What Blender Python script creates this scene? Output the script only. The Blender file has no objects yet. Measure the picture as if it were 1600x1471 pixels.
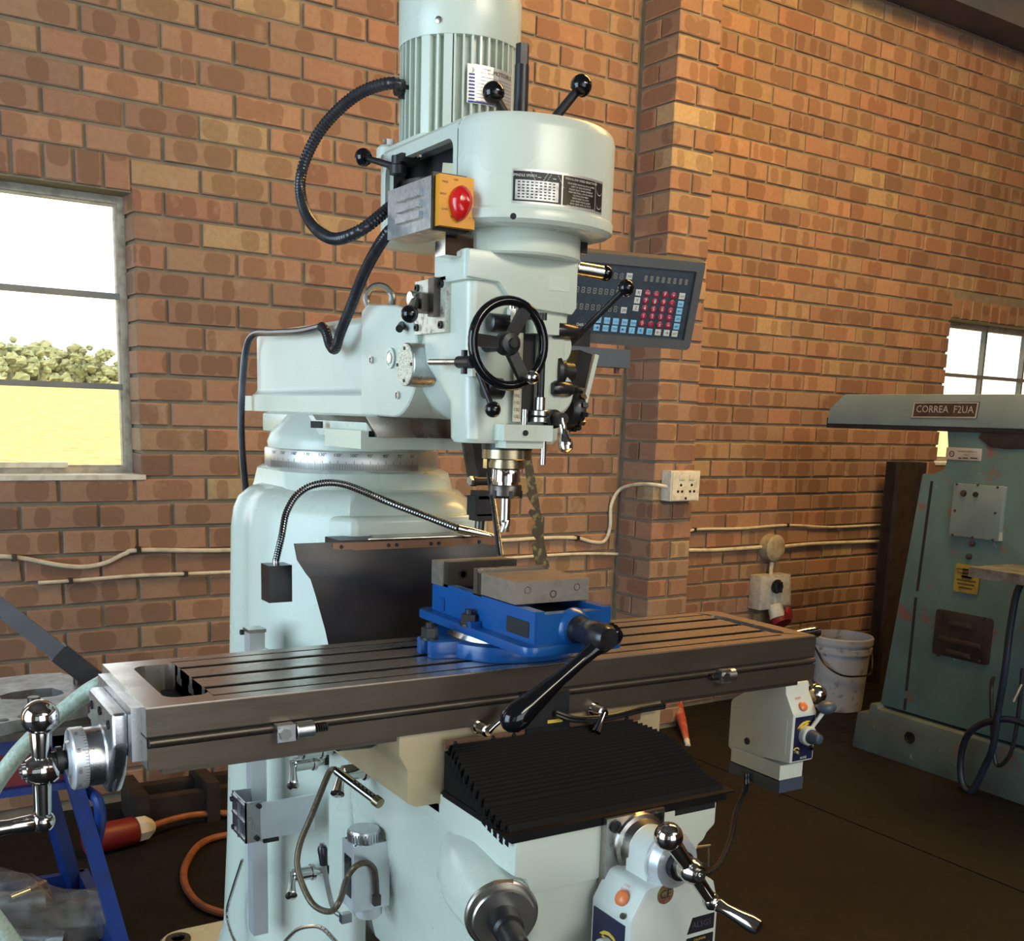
import bpy, bmesh, math, random
from mathutils import Vector, Matrix
random.seed(7)
scene = bpy.context.scene
COL = scene.collection
PI = math.pi

# ------------------------------------------------------------------ camera
# machine frame: x along the mill table, y towards the brick wall, z up from the floor (metres)
CAM = Vector((-0.28926779, -1.29485566, 1.30686994))
RIGHT = Vector((0.85307203, -0.52085703, 0.03124193))
DOWN = Vector((-0.070863, -0.17496449, -0.98202131))
FWD = Vector((0.51695893, 0.83552102, -0.1861668))
FPX, CX, CY = 1692.4255, 799.7176, 972.3724
cd = bpy.data.cameras.new('camera')
cam = bpy.data.objects.new('camera', cd)
COL.objects.link(cam)
mw = Matrix((RIGHT, -DOWN, -FWD)).transposed().to_4x4()
mw.translation = CAM
cam.matrix_world = mw
cd.sensor_fit = 'HORIZONTAL'
cd.sensor_width = 36.0
cd.lens = 36.0 * FPX / 1600.0
cd.shift_y = (CY - 735.5) / 1600.0
cd.shift_x = (800.0 - CX) / 1600.0
cd.clip_start = 0.02
cd.clip_end = 400
scene.camera = cam

def ray(x, y):
    return RIGHT * ((x - CX) / FPX) + DOWN * ((y - CY) / FPX) + FWD
def atx(x, y, X):
    d = ray(x, y); return CAM + d * ((X - CAM.x) / d.x)
def aty(x, y, Y):
    d = ray(x, y); return CAM + d * ((Y - CAM.y) / d.y)
def atz(x, y, Z):
    d = ray(x, y); return CAM + d * ((Z - CAM.z) / d.z)

# ------------------------------------------------------------------ world, lights, exposure
w = bpy.data.worlds.new('sky'); scene.world = w
w.use_nodes = True
nt = w.node_tree
bg = nt.nodes['Background']
sky = nt.nodes.new('ShaderNodeTexSky')
sky.sky_type = 'HOSEK_WILKIE'
sky.sun_direction = Vector((-0.3, -0.55, 0.75)).normalized()
sky.turbidity = 4.0
sky.ground_albedo = 0.4
mixs = nt.nodes.new('ShaderNodeMixRGB'); mixs.inputs[0].default_value = 0.72
mixs.inputs[2].default_value = (0.90, 0.96, 1.0, 1)
nt.links.new(sky.outputs[0], mixs.inputs[1])
nt.links.new(mixs.outputs[0], bg.inputs[0])
bg.inputs[1].default_value = 3.8

def area(name, loc, target, sx, sy, power, col):
    ld = bpy.data.lights.new(name, 'AREA')
    ld.shape = 'RECTANGLE'; ld.size = sx; ld.size_y = sy
    ld.energy = power; ld.color = col
    o = bpy.data.objects.new(name, ld); COL.objects.link(o)
    o.location = loc
    o.rotation_euler = (Vector(target) - Vector(loc)).to_track_quat('-Z', 'Y').to_euler()
    return o
# daylight through the big side door (left), the door behind the camera and the roof light sheet
area('side_door_daylight', (-2.75, 0.1, 1.55), (0.6, 0.35, 1.25), 2.2, 2.2, 76, (0.46, 0.77, 1.0))
area('front_door_daylight', (-1.9, -4.2, 1.35), (0.9, 0.1, 0.85), 2.2, 2.1, 10, (0.72, 0.90, 1.0))
area('roof_sheet_daylight', (3.0, 0.75, 3.72), (3.1, 1.6, 0.0), 2.4, 0.9, 165, (1.0, 0.57, 0.15))
hi = area('high_front_fill', (2.0, -3.9, 3.25), (1.7, 1.2, 2.05), 2.8, 0.8, 28, (1.0, 0.92, 0.74))  # fill lamp added to brighten head front and right wall; no window there
hi.data.spread = math.radians(76)
sl = bpy.data.lights.new('sun', 'SUN'); sl.energy = 4.2; sl.angle = 0.01; sl.color = (1.0, 0.95, 0.86)
so = bpy.data.objects.new('sun', sl); COL.objects.link(so)
so.rotation_euler = Vector((0.12, 0.45, -0.88)).to_track_quat('-Z', 'Y').to_euler()
vs = scene.view_settings
vs.view_transform = 'Standard'; vs.look = 'None'; vs.gamma = 1.0; vs.exposure = 0.0
vs.use_curve_mapping = False

# ------------------------------------------------------------------ materials
def nodes_of(name):
    m = bpy.data.materials.new(name); m.use_nodes = True
    t = m.node_tree
    return m, t, t.nodes['Principled BSDF']
def N(t, kind, **kw):
    n = t.nodes.new(kind)
    for k, v in kw.items(): setattr(n, k, v)
    return n
def math_node(t, op, a, b=None, clamp=False):
    n = N(t, 'ShaderNodeMath', operation=op); n.use_clamp = clamp
    for i, v in enumerate((a, b)):
        if v is None: continue
        if isinstance(v, (int, float)): n.inputs[i].default_value = v
        else: t.links.new(v, n.inputs[i])
    return n.outputs[0]
def mix_col(t, fac, a, b, mode='MIX'):
    n = N(t, 'ShaderNodeMixRGB', blend_type=mode)
    for i, v in enumerate((fac, a, b)):
        if isinstance(v, (int, float)): n.inputs[i].default_value = v
        elif isinstance(v, (tuple, list)): n.inputs[i].default_value = (*v[:3], 1)
        else: t.links.new(v, n.inputs[i])
    return n.outputs[0]
def noise(t, scale, detail=3, vec=None, rough=0.55):
    n = N(t, 'ShaderNodeTexNoise'); n.inputs['Scale'].default_value = scale
    n.inputs['Detail'].default_value = detail; n.inputs['Roughness'].default_value = rough
    if vec is not None: t.links.new(vec, n.inputs['Vector'])
    return n.outputs['Fac']
def ramp(t, fac, stops):
    r = N(t, 'ShaderNodeValToRGB')
    e = r.color_ramp.elements
    while len(e) < len(stops): e.new(0.5)
    for i, (p, c) in enumerate(stops):
        e[i].position = p; e[i].color = (*c[:3], 1) if isinstance(c, (tuple, list)) else (c, c, c, 1)
    t.links.new(fac, r.inputs[0])
    return r.outputs[0]
MATS = {}
def mk(name, col, rough=0.5, metal=0.0, col2=None, nscale=12.0, thr=(0.45, 0.7), bump=0.0, bscale=200.0, rvar=0.12, spec=0.5, coat=0.0, stretch=None):
    m, t, b = nodes_of(name)
    co = N(t, 'ShaderNodeTexCoord').outputs['Object']
    if stretch:
        mp = N(t, 'ShaderNodeMapping'); mp.inputs['Scale'].default_value = stretch
        t.links.new(co, mp.inputs[0]); co = mp.outputs[0]
    nz = noise(t, nscale, 4, co)
    if col2 is None: col2 = tuple(c * 0.82 for c in col)
    f = ramp(t, nz, [(thr[0], 0.0), (thr[1], 1.0)])
    t.links.new(mix_col(t, f, col, col2), b.inputs['Base Color'])
    r = math_node(t, 'ADD', math_node(t, 'MULTIPLY', nz, rvar * 2), rough - rvar, True)
    t.links.new(r, b.inputs['Roughness'])
    b.inputs['Metallic'].default_value = metal
    b.inputs['Specular IOR Level'].default_value = spec
    b.inputs['Coat Weight'].default_value = coat
    b.inputs['Coat Roughness'].default_value = 0.15
    if bump:
        bn = N(t, 'ShaderNodeBump'); bn.inputs['Strength'].default_value = bump; bn.inputs['Distance'].default_value = 0.002
        t.links.new(noise(t, bscale, 2, co), bn.inputs['Height'])
        t.links.new(bn.outputs[0], b.inputs['Normal'])
    MATS[name] = m
    return m

PAINT = mk('machine_paint', (0.60, 0.655, 0.575), 0.27, 0, (0.58, 0.63, 0.545), 5, (0.35, 0.75), 0.05, 260, 0.06, 0.55)
PAINT_TX = mk('machine_paint_textured', (0.60, 0.66, 0.585), 0.30, 0, (0.56, 0.61, 0.53), 6, (0.35, 0.75), 0.35, 420, 0.06, 0.6)
PAINT_DIRTY = mk('machine_paint_oily', (0.50, 0.40, 0.235), 0.36, 0, (0.36, 0.275, 0.15), 9, (0.40, 0.75), 0.04, 240)
WHITEP = mk('feed_unit_plastic', (0.64, 0.68, 0.63), 0.38, 0, (0.58, 0.61, 0.55), 10, (0.4, 0.75))
SLATE = mk('slate_blue_plastic', (0.055, 0.075, 0.11), 0.45)
BLACK = mk('black_plastic', (0.012, 0.012, 0.014), 0.28, 0, (0.02, 0.02, 0.022), 20)
BLACKM = mk('black_steel', (0.018, 0.018, 0.02), 0.38, 0.3, (0.03, 0.028, 0.028), 25)
GLOSSB = mk('black_ball', (0.006, 0.006, 0.008), 0.10, 0, None, 5, (0.4, 0.7), 0, 200, 0.03)
RUBBER = mk('black_rubber', (0.016, 0.016, 0.022), 0.42, 0, (0.026, 0.024, 0.026), 14, (0.4, 0.75), 0.05, 300)
BELLOWM = mk('bellows_rubber', (0.0035, 0.003, 0.003), 0.62, 0, (0.007, 0.0055, 0.005), 30, spec=0.2)
CHROME = mk('chrome', (0.62, 0.60, 0.58), 0.10, 1.0, (0.55, 0.52, 0.49), 25, (0.45, 0.75), 0, 200, 0.04)
STEEL = mk('ground_steel', (0.42, 0.40, 0.37), 0.30, 1.0, (0.33, 0.30, 0.26), 18)
STEELB = mk('bright_steel', (0.62, 0.61, 0.58), 0.24, 1.0, (0.5, 0.49, 0.46), 30)
STEELD = mk('dark_steel', (0.12, 0.105, 0.09), 0.36, 0.85, (0.07, 0.06, 0.05), 22)
TABLETOP = mk('table_steel', (0.64, 0.59, 0.53), 0.27, 0.90, (0.52, 0.47, 0.41), 14, (0.4, 0.8), 0.03, 300, 0.07, stretch=(0.35, 1.5, 1))
TABLESIDE = mk('table_side_steel', (0.155, 0.125, 0.095), 0.38, 0.75, (0.095, 0.075, 0.055), 12, (0.35, 0.75), 0.05, 200, stretch=(0.5, 1, 2.2))
ALU = mk('cast_aluminium', (0.60, 0.61, 0.62), 0.30, 1.0, (0.5, 0.51, 0.52), 30, (0.4, 0.7), 0.08, 500)
ALUM = mk('anodised_aluminium', (0.72, 0.75, 0.78), 0.34, 0.55, (0.64, 0.67, 0.70), 14)
GALV = mk('galvanised_sheet', (0.62, 0.65, 0.68), 0.30, 0.75, (0.45, 0.48, 0.52), 60, (0.42, 0.62))
BRASS = mk('brass', (0.62, 0.46, 0.18), 0.3, 1.0, (0.45, 0.33, 0.14), 40)
BRONZE = mk('oily_bronze_steel', (0.34, 0.28, 0.17), 0.3, 0.9, (0.24, 0.19, 0.11), 40)
BLUEV = mk('vise_blue', (0.009, 0.085, 0.30), 0.24, 0, (0.007, 0.065, 0.24), 14, (0.4, 0.75), 0.03, 260, 0.06)
BLUET = mk('trolley_blue', (0.010, 0.035, 0.19), 0.4, 0, (0.008, 0.024, 0.12), 18)
REDK = mk('red_knob', (0.62, 0.012, 0.014), 0.16, 0, None, 5, (0.4, 0.7), 0, 200, 0.03, 0.5, 0.5)
YELL = mk('yellow_plate', (0.80, 0.33, 0.02), 0.4)
ORANGE = mk('orange_button', (0.75, 0.20, 0.06), 0.3)
REDPLUG = mk('red_plug', (0.18, 0.012, 0.014), 0.45)
WHITEPL = mk('white_plastic', (0.62, 0.60, 0.52), 0.5, 0, (0.45, 0.42, 0.33), 30)
CABLEW = mk('white_cable', (0.60, 0.55, 0.43), 0.5, 0, (0.42, 0.37, 0.27), 25)
ORCABLE = mk('orange_cable', (0.30, 0.10, 0.04), 0.5, 0, (0.17, 0.06, 0.025), 25)
GREENM = mk('old_green_paint', (0.13, 0.20, 0.175), 0.42, 0, (0.085, 0.135, 0.115), 6, (0.35, 0.75), 0.12, 60)
GREENL = mk('old_grey_green_paint', (0.20, 0.27, 0.27), 0.42, 0, (0.15, 0.20, 0.20), 6, (0.35, 0.75), 0.1, 60)
REDOX = mk('red_oxide_paint', (0.20, 0.07, 0.055), 0.6, 0, (0.11, 0.06, 0.05), 30)
RUSTY = mk('dark_rusty_steel', (0.045, 0.036, 0.034), 0.5, 0.4, (0.028, 0.02, 0.018), 18)
BUCKETM = mk('bucket_plastic', (0.50, 0.53, 0.58), 0.45, 0, (0.16, 0.15, 0.14), 26, (0.56, 0.74))
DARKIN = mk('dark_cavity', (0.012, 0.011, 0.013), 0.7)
PANELB = mk('panel_navy', (0.012, 0.015, 0.055), 0.35)
SCREENM = mk('screen_slate', (0.028, 0.042, 0.060), 0.30, 0, (0.036, 0.05, 0.066), 40)
BEZEL = mk('bezel_grey', (0.085, 0.085, 0.088), 0.45)
KEYW = mk('key_white', (0.62, 0.62, 0.58), 0.45)
KEYB = mk('key_blue', (0.24, 0.55, 0.80), 0.45)
KEYR = mk('key_red', (0.34, 0.02, 0.06), 0.4)
SEGM = mk('segment_grey', (0.30, 0.28, 0.23), 0.5)
INKB = mk('ink_black', (0.01, 0.01, 0.012), 0.5)
INKW = mk('ink_white', (0.75, 0.73, 0.66), 0.5)
INKY = mk('ink_yellow', (0.75, 0.52, 0.06), 0.5)
INKR = mk('ink_red', (0.5, 0.10, 0.07), 0.5)
INKBL = mk('ink_blue', (0.05, 0.06, 0.28), 0.5)
LABELS = mk('silver_label', (0.62, 0.60, 0.56), 0.34, 0.6)
PLATEG = mk('plate_black_brass', (0.03, 0.024, 0.014), 0.35, 0.4, (0.05, 0.04, 0.02), 20)
FILM = mk('scale_strip', (0.62, 0.58, 0.42), 0.4)
COPPER = mk('retaining_strip', (0.28, 0.15, 0.09), 0.4, 0.6)
WOODF = mk('timber_dark', (0.05, 0.035, 0.026), 0.7)
BEAMM = mk('roof_beam_paint', (0.055, 0.058, 0.075), 0.6, 0, (0.10, 0.085, 0.075), 5)
HOSEG = mk('green_white_hose', (0.46, 0.54, 0.44), 0.4, 0, (0.36, 0.42, 0.33), 180, (0.45, 0.6), 0.3, 500)
TRAYM = mk('dirty_plate_steel', (0.30, 0.30, 0.29), 0.45, 0.7, (0.13, 0.12, 0.11), 22, (0.35, 0.7))
FRAMEP = mk('window_frame_paint', (0.42, 0.38, 0.30), 0.5, 0, (0.25, 0.21, 0.16), 26, (0.45, 0.7))
FRAMED = mk('window_bar_paint', (0.16, 0.17, 0.165), 0.5)
CHIPS = mk('steel_chips', (0.12, 0.15, 0.22), 0.35, 0.7, (0.02, 0.025, 0.03), 300, (0.45, 0.55), 1.0, 400)

def clear_plastic(name, col, rough, w):
    m, t, b = nodes_of(name)
    tr = N(t, 'ShaderNodeBsdfTransparent'); tr.inputs[0].default_value = (*col, 1)
    mx = N(t, 'ShaderNodeMixShader')
    co = N(t, 'ShaderNodeTexCoord').outputs['Object']
    f = ramp(t, noise(t, 40, 4, co), [(0.35, w * 0.6), (0.7, min(1, w * 1.6))])
    t.links.new(f, mx.inputs[0])
    t.links.new(tr.outputs[0], mx.inputs[1]); t.links.new(b.outputs[0], mx.inputs[2])
    b.inputs['Base Color'].default_value = (0.35, 0.33, 0.30, 1); b.inputs['Roughness'].default_value = rough
    t.links.new(mx.outputs[0], t.nodes['Material Output'].inputs[0])
    MATS[name] = m
    return m
FILMP = clear_plastic('clear_plastic_bag', (0.8, 0.8, 0.8), 0.10, 0.22)
GLASS = clear_plastic('dusty_window_glass', (0.97, 0.97, 0.95), 0.05, 0.05)

def brick_material(name, warm):
    m, t, b = nodes_of(name)
    uv = N(t, 'ShaderNodeUVMap').outputs[0]
    oi = N(t, 'ShaderNodeObjectInfo').outputs['Random']
    ri = N(t, 'ShaderNodeNewGeometry').outputs['Random Per Island']
    r0 = math_node(t, 'FRACT', math_node(t, 'ADD', oi, ri))
    def fr(k, o): return math_node(t, 'FRACT', math_node(t, 'ADD', math_node(t, 'MULTIPLY', r0, k), o))
    base = ramp(t, fr(7.31, 0.1), [(0.0, (0.37, 0.215, 0.135)), (0.22, (0.30, 0.185, 0.125)), (0.42, (0.23, 0.145, 0.105)), (0.60, (0.33, 0.175, 0.115)), (0.80, (0.27, 0.175, 0.12)), (0.95, (0.33, 0.225, 0.135)), (1.0, (0.38, 0.29, 0.17))])
    sx = N(t, 'ShaderNodeSeparateXYZ'); t.links.new(uv, sx.inputs[0])
    u, v = sx.outputs[0], sx.outputs[1]
    # wobble
    cmb = N(t, 'ShaderNodeCombineXYZ'); t.links.new(u, cmb.inputs[0]); t.links.new(v, cmb.inputs[1]); t.links.new(math_node(t, 'MULTIPLY', r0, 60.0), cmb.inputs[2])
    nz = noise(t, 22, 3, cmb.outputs[0])
    uw = math_node(t, 'ADD', u, math_node(t, 'MULTIPLY', math_node(t, 'SUBTRACT', nz, 0.5), 0.018))
    mask = None
    for k, o in ((13.7, 0.0), (29.1, 0.37), (47.9, 0.71)):
        cxn = math_node(t, 'MULTIPLY', math_node(t, 'SUBTRACT', fr(k, o), 0.5), 0.185)
        wd = math_node(t, 'ADD', math_node(t, 'MULTIPLY', fr(k * 1.7, o + 0.2), 0.036), 0.014)
        dx = math_node(t, 'DIVIDE', math_node(t, 'SUBTRACT', uw, cxn), wd)
        dz = math_node(t, 'DIVIDE', v, 0.031)
        q = math_node(t, 'ADD', math_node(t, 'POWER', math_node(t, 'ABSOLUTE', dx), 3.0), math_node(t, 'POWER', math_node(t, 'ABSOLUTE', dz), 3.5))
        mm = math_node(t, 'MULTIPLY', math_node(t, 'SUBTRACT', 1.15, q), 3.5, True)
        mm = math_node(t, 'MULTIPLY', mm, math_node(t, 'GREATER_THAN', fr(k * 2.3, o + 0.5), 0.25))
        mask = mm if mask is None else math_node(t, 'MAXIMUM', mask, mm)
    dark = mix_col(t, 1.0, base, (0.60, 0.54, 0.52), 'MULTIPLY')
    c = mix_col(t, math_node(t, 'MULTIPLY', mask, 0.68), base, dark)
    c = mix_col(t, ramp(t, noise(t, 60, 5, cmb.outputs[0]), [(0.35, 0.0), (0.75, 0.35)]), c, (0.16, 0.085, 0.05))
    c = mix_col(t, ramp(t, noise(t, 9, 4, cmb.outputs[0]), [(0.62, 0.0), (0.78, 0.45)]), c, (0.42, 0.33, 0.23))
    t.links.new(c, b.inputs['Base Color'])
    b.inputs['Roughness'].default_value = 0.82
    b.inputs['Specular IOR Level'].default_value = 0.25
    bn = N(t, 'ShaderNodeBump'); bn.inputs['Strength'].default_value = 0.25; bn.inputs['Distance'].default_value = 0.003
    t.links.new(noise(t, 140, 4, cmb.outputs[0]), bn.inputs['Height'])
    t.links.new(bn.outputs[0], b.inputs['Normal'])
    MATS[name] = m
    return m
BRICK = brick_material('fired_brick', 1.0)
MORTAR = mk('mortar', (0.225, 0.19, 0.14), 0.9, 0, (0.165, 0.14, 0.105), 16, (0.35, 0.7), 0.5, 160, 0.03, 0.2)

# ------------------------------------------------------------------ geometry helpers
class G:
    def __init__(s): s.v = []; s.f = []; s.uv = None
    def add(s, vs_, fs):
        o = len(s.v); s.v += [tuple(p) for p in vs_]; s.f += [tuple(i + o for i in q) for q in fs]
        return s
    def _bm(s, bm, bev, seg=2, ang=0.5):
        if bev:
            es = [e for e in bm.edges if len(e.link_faces) == 2 and e.calc_face_angle(0) > ang]
            if es: bmesh.ops.bevel(bm, geom=es, offset=bev, segments=seg, affect='EDGES', clamp_overlap=True, profile=0.6)
        bm.verts.index_update()
        s.add([v.co for v in bm.verts], [[v.index for v in f.verts] for f in bm.faces])
        bm.free(); return s
    def box(s, a, b, bev=0.0, seg=2, R=None, c=None):
        lo = Vector([min(a[i], b[i]) for i in range(3)]); hi = Vector([max(a[i], b[i]) for i in range(3)])
        bm = bmesh.new()
        vs_ = [bm.verts.new((x, y, z)) for z in (lo.z, hi.z) for y in (lo.y, hi.y) for x in (lo.x, hi.x)]
        for q in ((0, 2, 3, 1), (4, 5, 7, 6), (0, 1, 5, 4), (2, 6, 7, 3), (0, 4, 6, 2), (1, 3, 7, 5)):
            bm.faces.new([vs_[i] for i in q])
        if R is not None:
            cc = Vector(c) if c is not None else (lo + hi) / 2
            for v in bm.verts: v.co = cc + R @ (v.co - cc)
        return s._bm(bm, bev, seg)
    def cbox(s, c, size, R=None, bev=0.0, seg=2):
        c = Vector(c); h = Vector(size) / 2
        return s.box(c - h, c + h, bev, seg, R, c)
    def prism(s, pts, axis, a0, a1, bev=0.0, seg=2, ang=0.5):
        """polygon in the two other axes (in x<y<z order) extruded along axis"""
        bm = bmesh.new()
        def P(p, a):
            if axis == 'x': return (a, p[0], p[1])
            if axis == 'y': return (p[0], a, p[1])
            return (p[0], p[1], a)
        lo = [bm.verts.new(P(p, a0)) for p in pts]; hi = [bm.verts.new(P(p, a1)) for p in pts]
        n = len(pts)
        bm.faces.new(lo); bm.faces.new(hi[::-1])
        for i in range(n): bm.faces.new((lo[i], hi[i], hi[(i + 1) % n], lo[(i + 1) % n]))
        bmesh.ops.recalc_face_normals(bm, faces=bm.faces[:])
        return s._bm(bm, bev, seg, ang)
    def loft(s, rings, cap=True):
        n = len(rings[0]); o = []
        vs_ = [p for r in rings for p in r]
        fs = []
        for k in range(len(rings) - 1):
            for i in range(n):
                j = (i + 1) % n
                fs.append((k * n + i, k * n + j, (k + 1) * n + j, (k + 1) * n + i))
        if cap:
            fs.append(tuple(range(n))[::-1]); fs.append(tuple((len(rings) - 1) * n + i for i in range(n)))
        return s.add(vs_, fs)
    def ring(s, outer, inner, axis, a0, a1):
        """plate with a hole: outer and inner outlines with the same number of points"""
        n = len(outer)
        def P(p, a):
            if axis == 'x': return (a, p[0], p[1])
            if axis == 'y': return (p[0], a, p[1])
            return (p[0], p[1], a)
        vs_ = [P(p, a0) for p in outer] + [P(p, a0) for p in inner] + [P(p, a1) for p in outer] + [P(p, a1) for p in inner]
        fs = []
        for i in range(n):
            j = (i + 1) % n
            fs += [(i, j, n + j, n + i), (2 * n + i, 3 * n + i, 3 * n + j, 2 * n + j), (i, 2 * n + i, 2 * n + j, j), (n + i, n + j, 3 * n + j, 3 * n + i)]
        return s.add(vs_, fs)
    def lathe(s, p0, d, prof, n=28, cap=True):
        d = Vector(d).normalized(); p0 = Vector(p0)
        a = d.orthogonal().normalized(); b = d.cross(a)
        rings = []
        for t_, r in prof:
            rings.append([p0 + d * t_ + (a * math.cos(2 * PI * i / n) + b * math.sin(2 * PI * i / n)) * max(r, 1e-5) for i in range(n)])
        return s.loft(rings, cap)
    def cyl(s, p0, p1, r0, r1=None, n=24, ch=0.0):
        p0 = Vector(p0); p1 = Vector(p1); L = (p1 - p0).length
        if r1 is None: r1 = r0
        if ch: prof = [(0, r0 - ch), (ch, r0), (L - ch, r1), (L, r1 - ch)]
        else: prof = [(0, r0), (L, r1)]
        return s.lathe(p0, p1 - p0, prof, n)
    def sphere(s, c, r, n=20, m=12, sc=(1, 1, 1)):
        c = Vector(c); rings = []
        for k in range(m + 1):
            th = PI * k / m
            rr = max(r * math.sin(th), 1e-5); z = -r * math.cos(th)
            rings.append([c + Vector((rr * math.cos(2 * PI * i / n) * sc[0], rr * math.sin(2 * PI * i / n) * sc[1], z * sc[2])) for i in range(n)])
        return s.loft(rings, True)
    def tube(s, path, r, n=10, closed=False, ribs=None, cap=True, flat=None):
        P = [Vector(p) for p in path]
        m = len(P); rings = []; nrm = None; acc = 0.0
        for k in range(m):
            if closed: d = P[(k + 1) % m] - P[k - 1]
            else: d = P[min(k + 1, m - 1)] - P[max(k - 1, 0)]
            if d.length < 1e-9: d = Vector((0, 0, 1))
            d.normalize()
            if nrm is None: nrm = d.orthogonal().normalized()
            else:
                nrm = nrm - d * nrm.dot(d)
                nrm = nrm.normalized() if nrm.length > 1e-6 else d.orthogonal().normalized()
            b = d.cross(nrm)
            rr = r[k] if isinstance(r, (list, tuple)) else r
            if ribs: rr = rr * (1 + ribs * (1 if k % 2 else -1))
            rings.append([P[k] + (nrm * math.cos(2 * PI * i / n) + b * math.sin(2 * PI * i / n)) * rr for i in range(n)])
        if closed:
            rings.append(rings[0]); return s.loft(rings, False)
        return s.loft(rings, cap)
    def torus(s, c, axis, R, r, n=32, m=10):
        ax = Vector(axis).normalized(); a = ax.orthogonal().normalized(); b = ax.cross(a); c = Vector(c)
        vs_ = []; fs = []
        for i in range(n):
            e = a * math.cos(2 * PI * i / n) + b * math.sin(2 * PI * i / n)
            for j in range(m):
                vs_.append(c + e * (R + r * math.cos(2 * PI * j / m)) + ax * (r * math.sin(2 * PI * j / m)))
        for i in range(n):
            for j in range(m):
                fs.append((i * m + j, ((i + 1) % n) * m + j, ((i + 1) % n) * m + (j + 1) % m, i * m + (j + 1) % m))
        return s.add(vs_, fs)
    def hexn(s, c, d, r, h):
        return s.lathe(c, d, [(0, r), (h, r)], 6)

ORG = {}    # object -> frame coordinates of its origin
FRM = {}    # object -> frame matrix of its top-level thing
def link(name, data, mat, parent, center, frame, label, cat, group, kind):
    o = bpy.data.objects.new(name, data); COL.objects.link(o)
    if parent is None:
        o.matrix_world = frame @ Matrix.Translation(center)
    else:
        o.parent = parent
        o.location = Vector(center) - ORG[parent]
    ORG[o] = Vector(center); FRM[o] = frame
    if mat is not None and data is not None and not data.materials: data.materials.append(mat)
    if label: o['label'] = label
    if cat: o['category'] = cat
    if group: o['group'] = group
    if kind: o['kind'] = kind
    return o
I4 = Matrix.Identity(4)
def ob(name, g, mat, parent=None, label=None, cat=None, group=None, kind=None, smooth=35, frame=None, center=None):
    if frame is None: frame = FRM[parent] if parent is not None else I4
    lo = [min(p[i] for p in g.v) for i in range(3)]; hi = [max(p[i] for p in g.v) for i in range(3)]
    c = Vector([(lo[i] + hi[i]) / 2 for i in range(3)]) if center is None else Vector(center)
    if parent is None and center is None: c.z = lo[2]
    me = bpy.data.meshes.new(name)
    me.from_pydata([(p[0] - c.x, p[1] - c.y, p[2] - c.z) for p in g.v], [], g.f)
    bm = bmesh.new(); bm.from_mesh(me)
    bmesh.ops.recalc_face_normals(bm, faces=bm.faces[:])
    bm.to_mesh(me); bm.free()
    if smooth:
        for p in me.polygons: p.use_smooth = True
        me.set_sharp_from_angle(angle=math.radians(smooth))
    return link(name, me, mat, parent, c, frame, label, cat, group, kind)
def thing(name, loc, label, cat, group=None, frame=None, kind=None):
    return link(name, None, None, None, Vector(loc), frame or I4, label, cat, group, kind)
def text(name, body, loc, right, up, h, mat, parent, align='CENTER', depth=0.0004):
    cu = bpy.data.curves.new(name, 'FONT'); cu.body = body; cu.size = h; cu.align_x = align; cu.align_y = 'CENTER'
    cu.resolution_u = 2
    to = bpy.data.objects.new(name + '_tmp', cu); COL.objects.link(to)
    dg = bpy.context.evaluated_depsgraph_get()
    me0 = to.evaluated_get(dg).to_mesh()
    r = Vector(right).normalized(); u = Vector(up); u = (u - r * u.dot(r)).normalized()
    g = G(); L = Vector(loc)
    g.add([L + r * v.co.x + u * v.co.y for v in me0.vertices], [tuple(p.vertices) for p in me0.polygons])
    to.evaluated_get(dg).to_mesh_clear()
    bpy.data.objects.remove(to); bpy.data.curves.remove(cu)
    if not g.f: return None
    return ob(name, g, mat, parent, smooth=0)
def smooth_path(pts, per=8, closed=False):
    P = [Vector(p) for p in pts]; out = []; n = len(P)
    rng = range(n if closed else n - 1)
    for i in rng:
        if closed: a, b, c, d = P[i - 1], P[i], P[(i + 1) % n], P[(i + 2) % n]
        else: a, b, c, d = P[max(i - 1, 0)], P[i], P[i + 1], P[min(i + 2, n - 1)]
        for k in range(per):
            t_ = k / per
            out.append(0.5 * ((2 * b) + (c - a) * t_ + (2 * a - 5 * b + 4 * c - d) * t_ * t_ + (3 * b - a - 3 * c + d) * t_ ** 3))
    if not closed: out.append(P[-1])
    return out
def resample(path, step):
    out = [path[0]]; acc = 0.0
    for a, b in zip(path, path[1:]):
        L = (b - a).length; pos = step - acc
        while pos <= L and L > 0:
            out.append(a.lerp(b, pos / L)); pos += step
        acc = (acc + L) % step
    return out
def rrect(x0, x1, y0, y1, r, n=5):
    out = []
    for cx_, cy_, a0 in ((x1 - r, y1 - r, 0), (x0 + r, y1 - r, 90), (x0 + r, y0 + r, 180), (x1 - r, y0 + r, 270)):
        for k in range(n + 1):
            a = math.radians(a0 + 90 * k / n); out.append((cx_ + r * math.cos(a), cy_ + r * math.sin(a)))
    return out
def rrect_outer(x0, x1, y0, y1, n=5):
    out = []
    for cx_, cy_ in ((x1, y1), (x0, y1), (x0, y0), (x1, y0)):
        for k in range(n + 1): out.append((cx_, cy_))
    return out
def rotz(a): return Matrix.Rotation(a, 3, 'Z')

# ================================================================== the room
WALL_A = 0.05207807
FW = Matrix.Translation((0.62336, 2.31668, 0)) @ Matrix.Rotation(WALL_A, 4, 'Z')   # wall frame: x along wall, y into it
FWI = FW.inverted()
def wallpt(x, y, off=0.0):
    """point on the brick wall (or off in front of it), in wall coordinates"""
    o = FWI @ CAM; d = FWI.to_3x3() @ ray(x, y)
    return o + d * ((-off - o.y) / d.y)
def project(p):
    v = Vector(p) - CAM; z = v.dot(FWD)
    return (CX + FPX * v.dot(RIGHT) / z, CY + FPX * v.dot(DOWN) / z, z)
BL, BH, BP = 0.232, 0.0807, 0.011          # stretcher pitch, course height, joint

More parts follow.
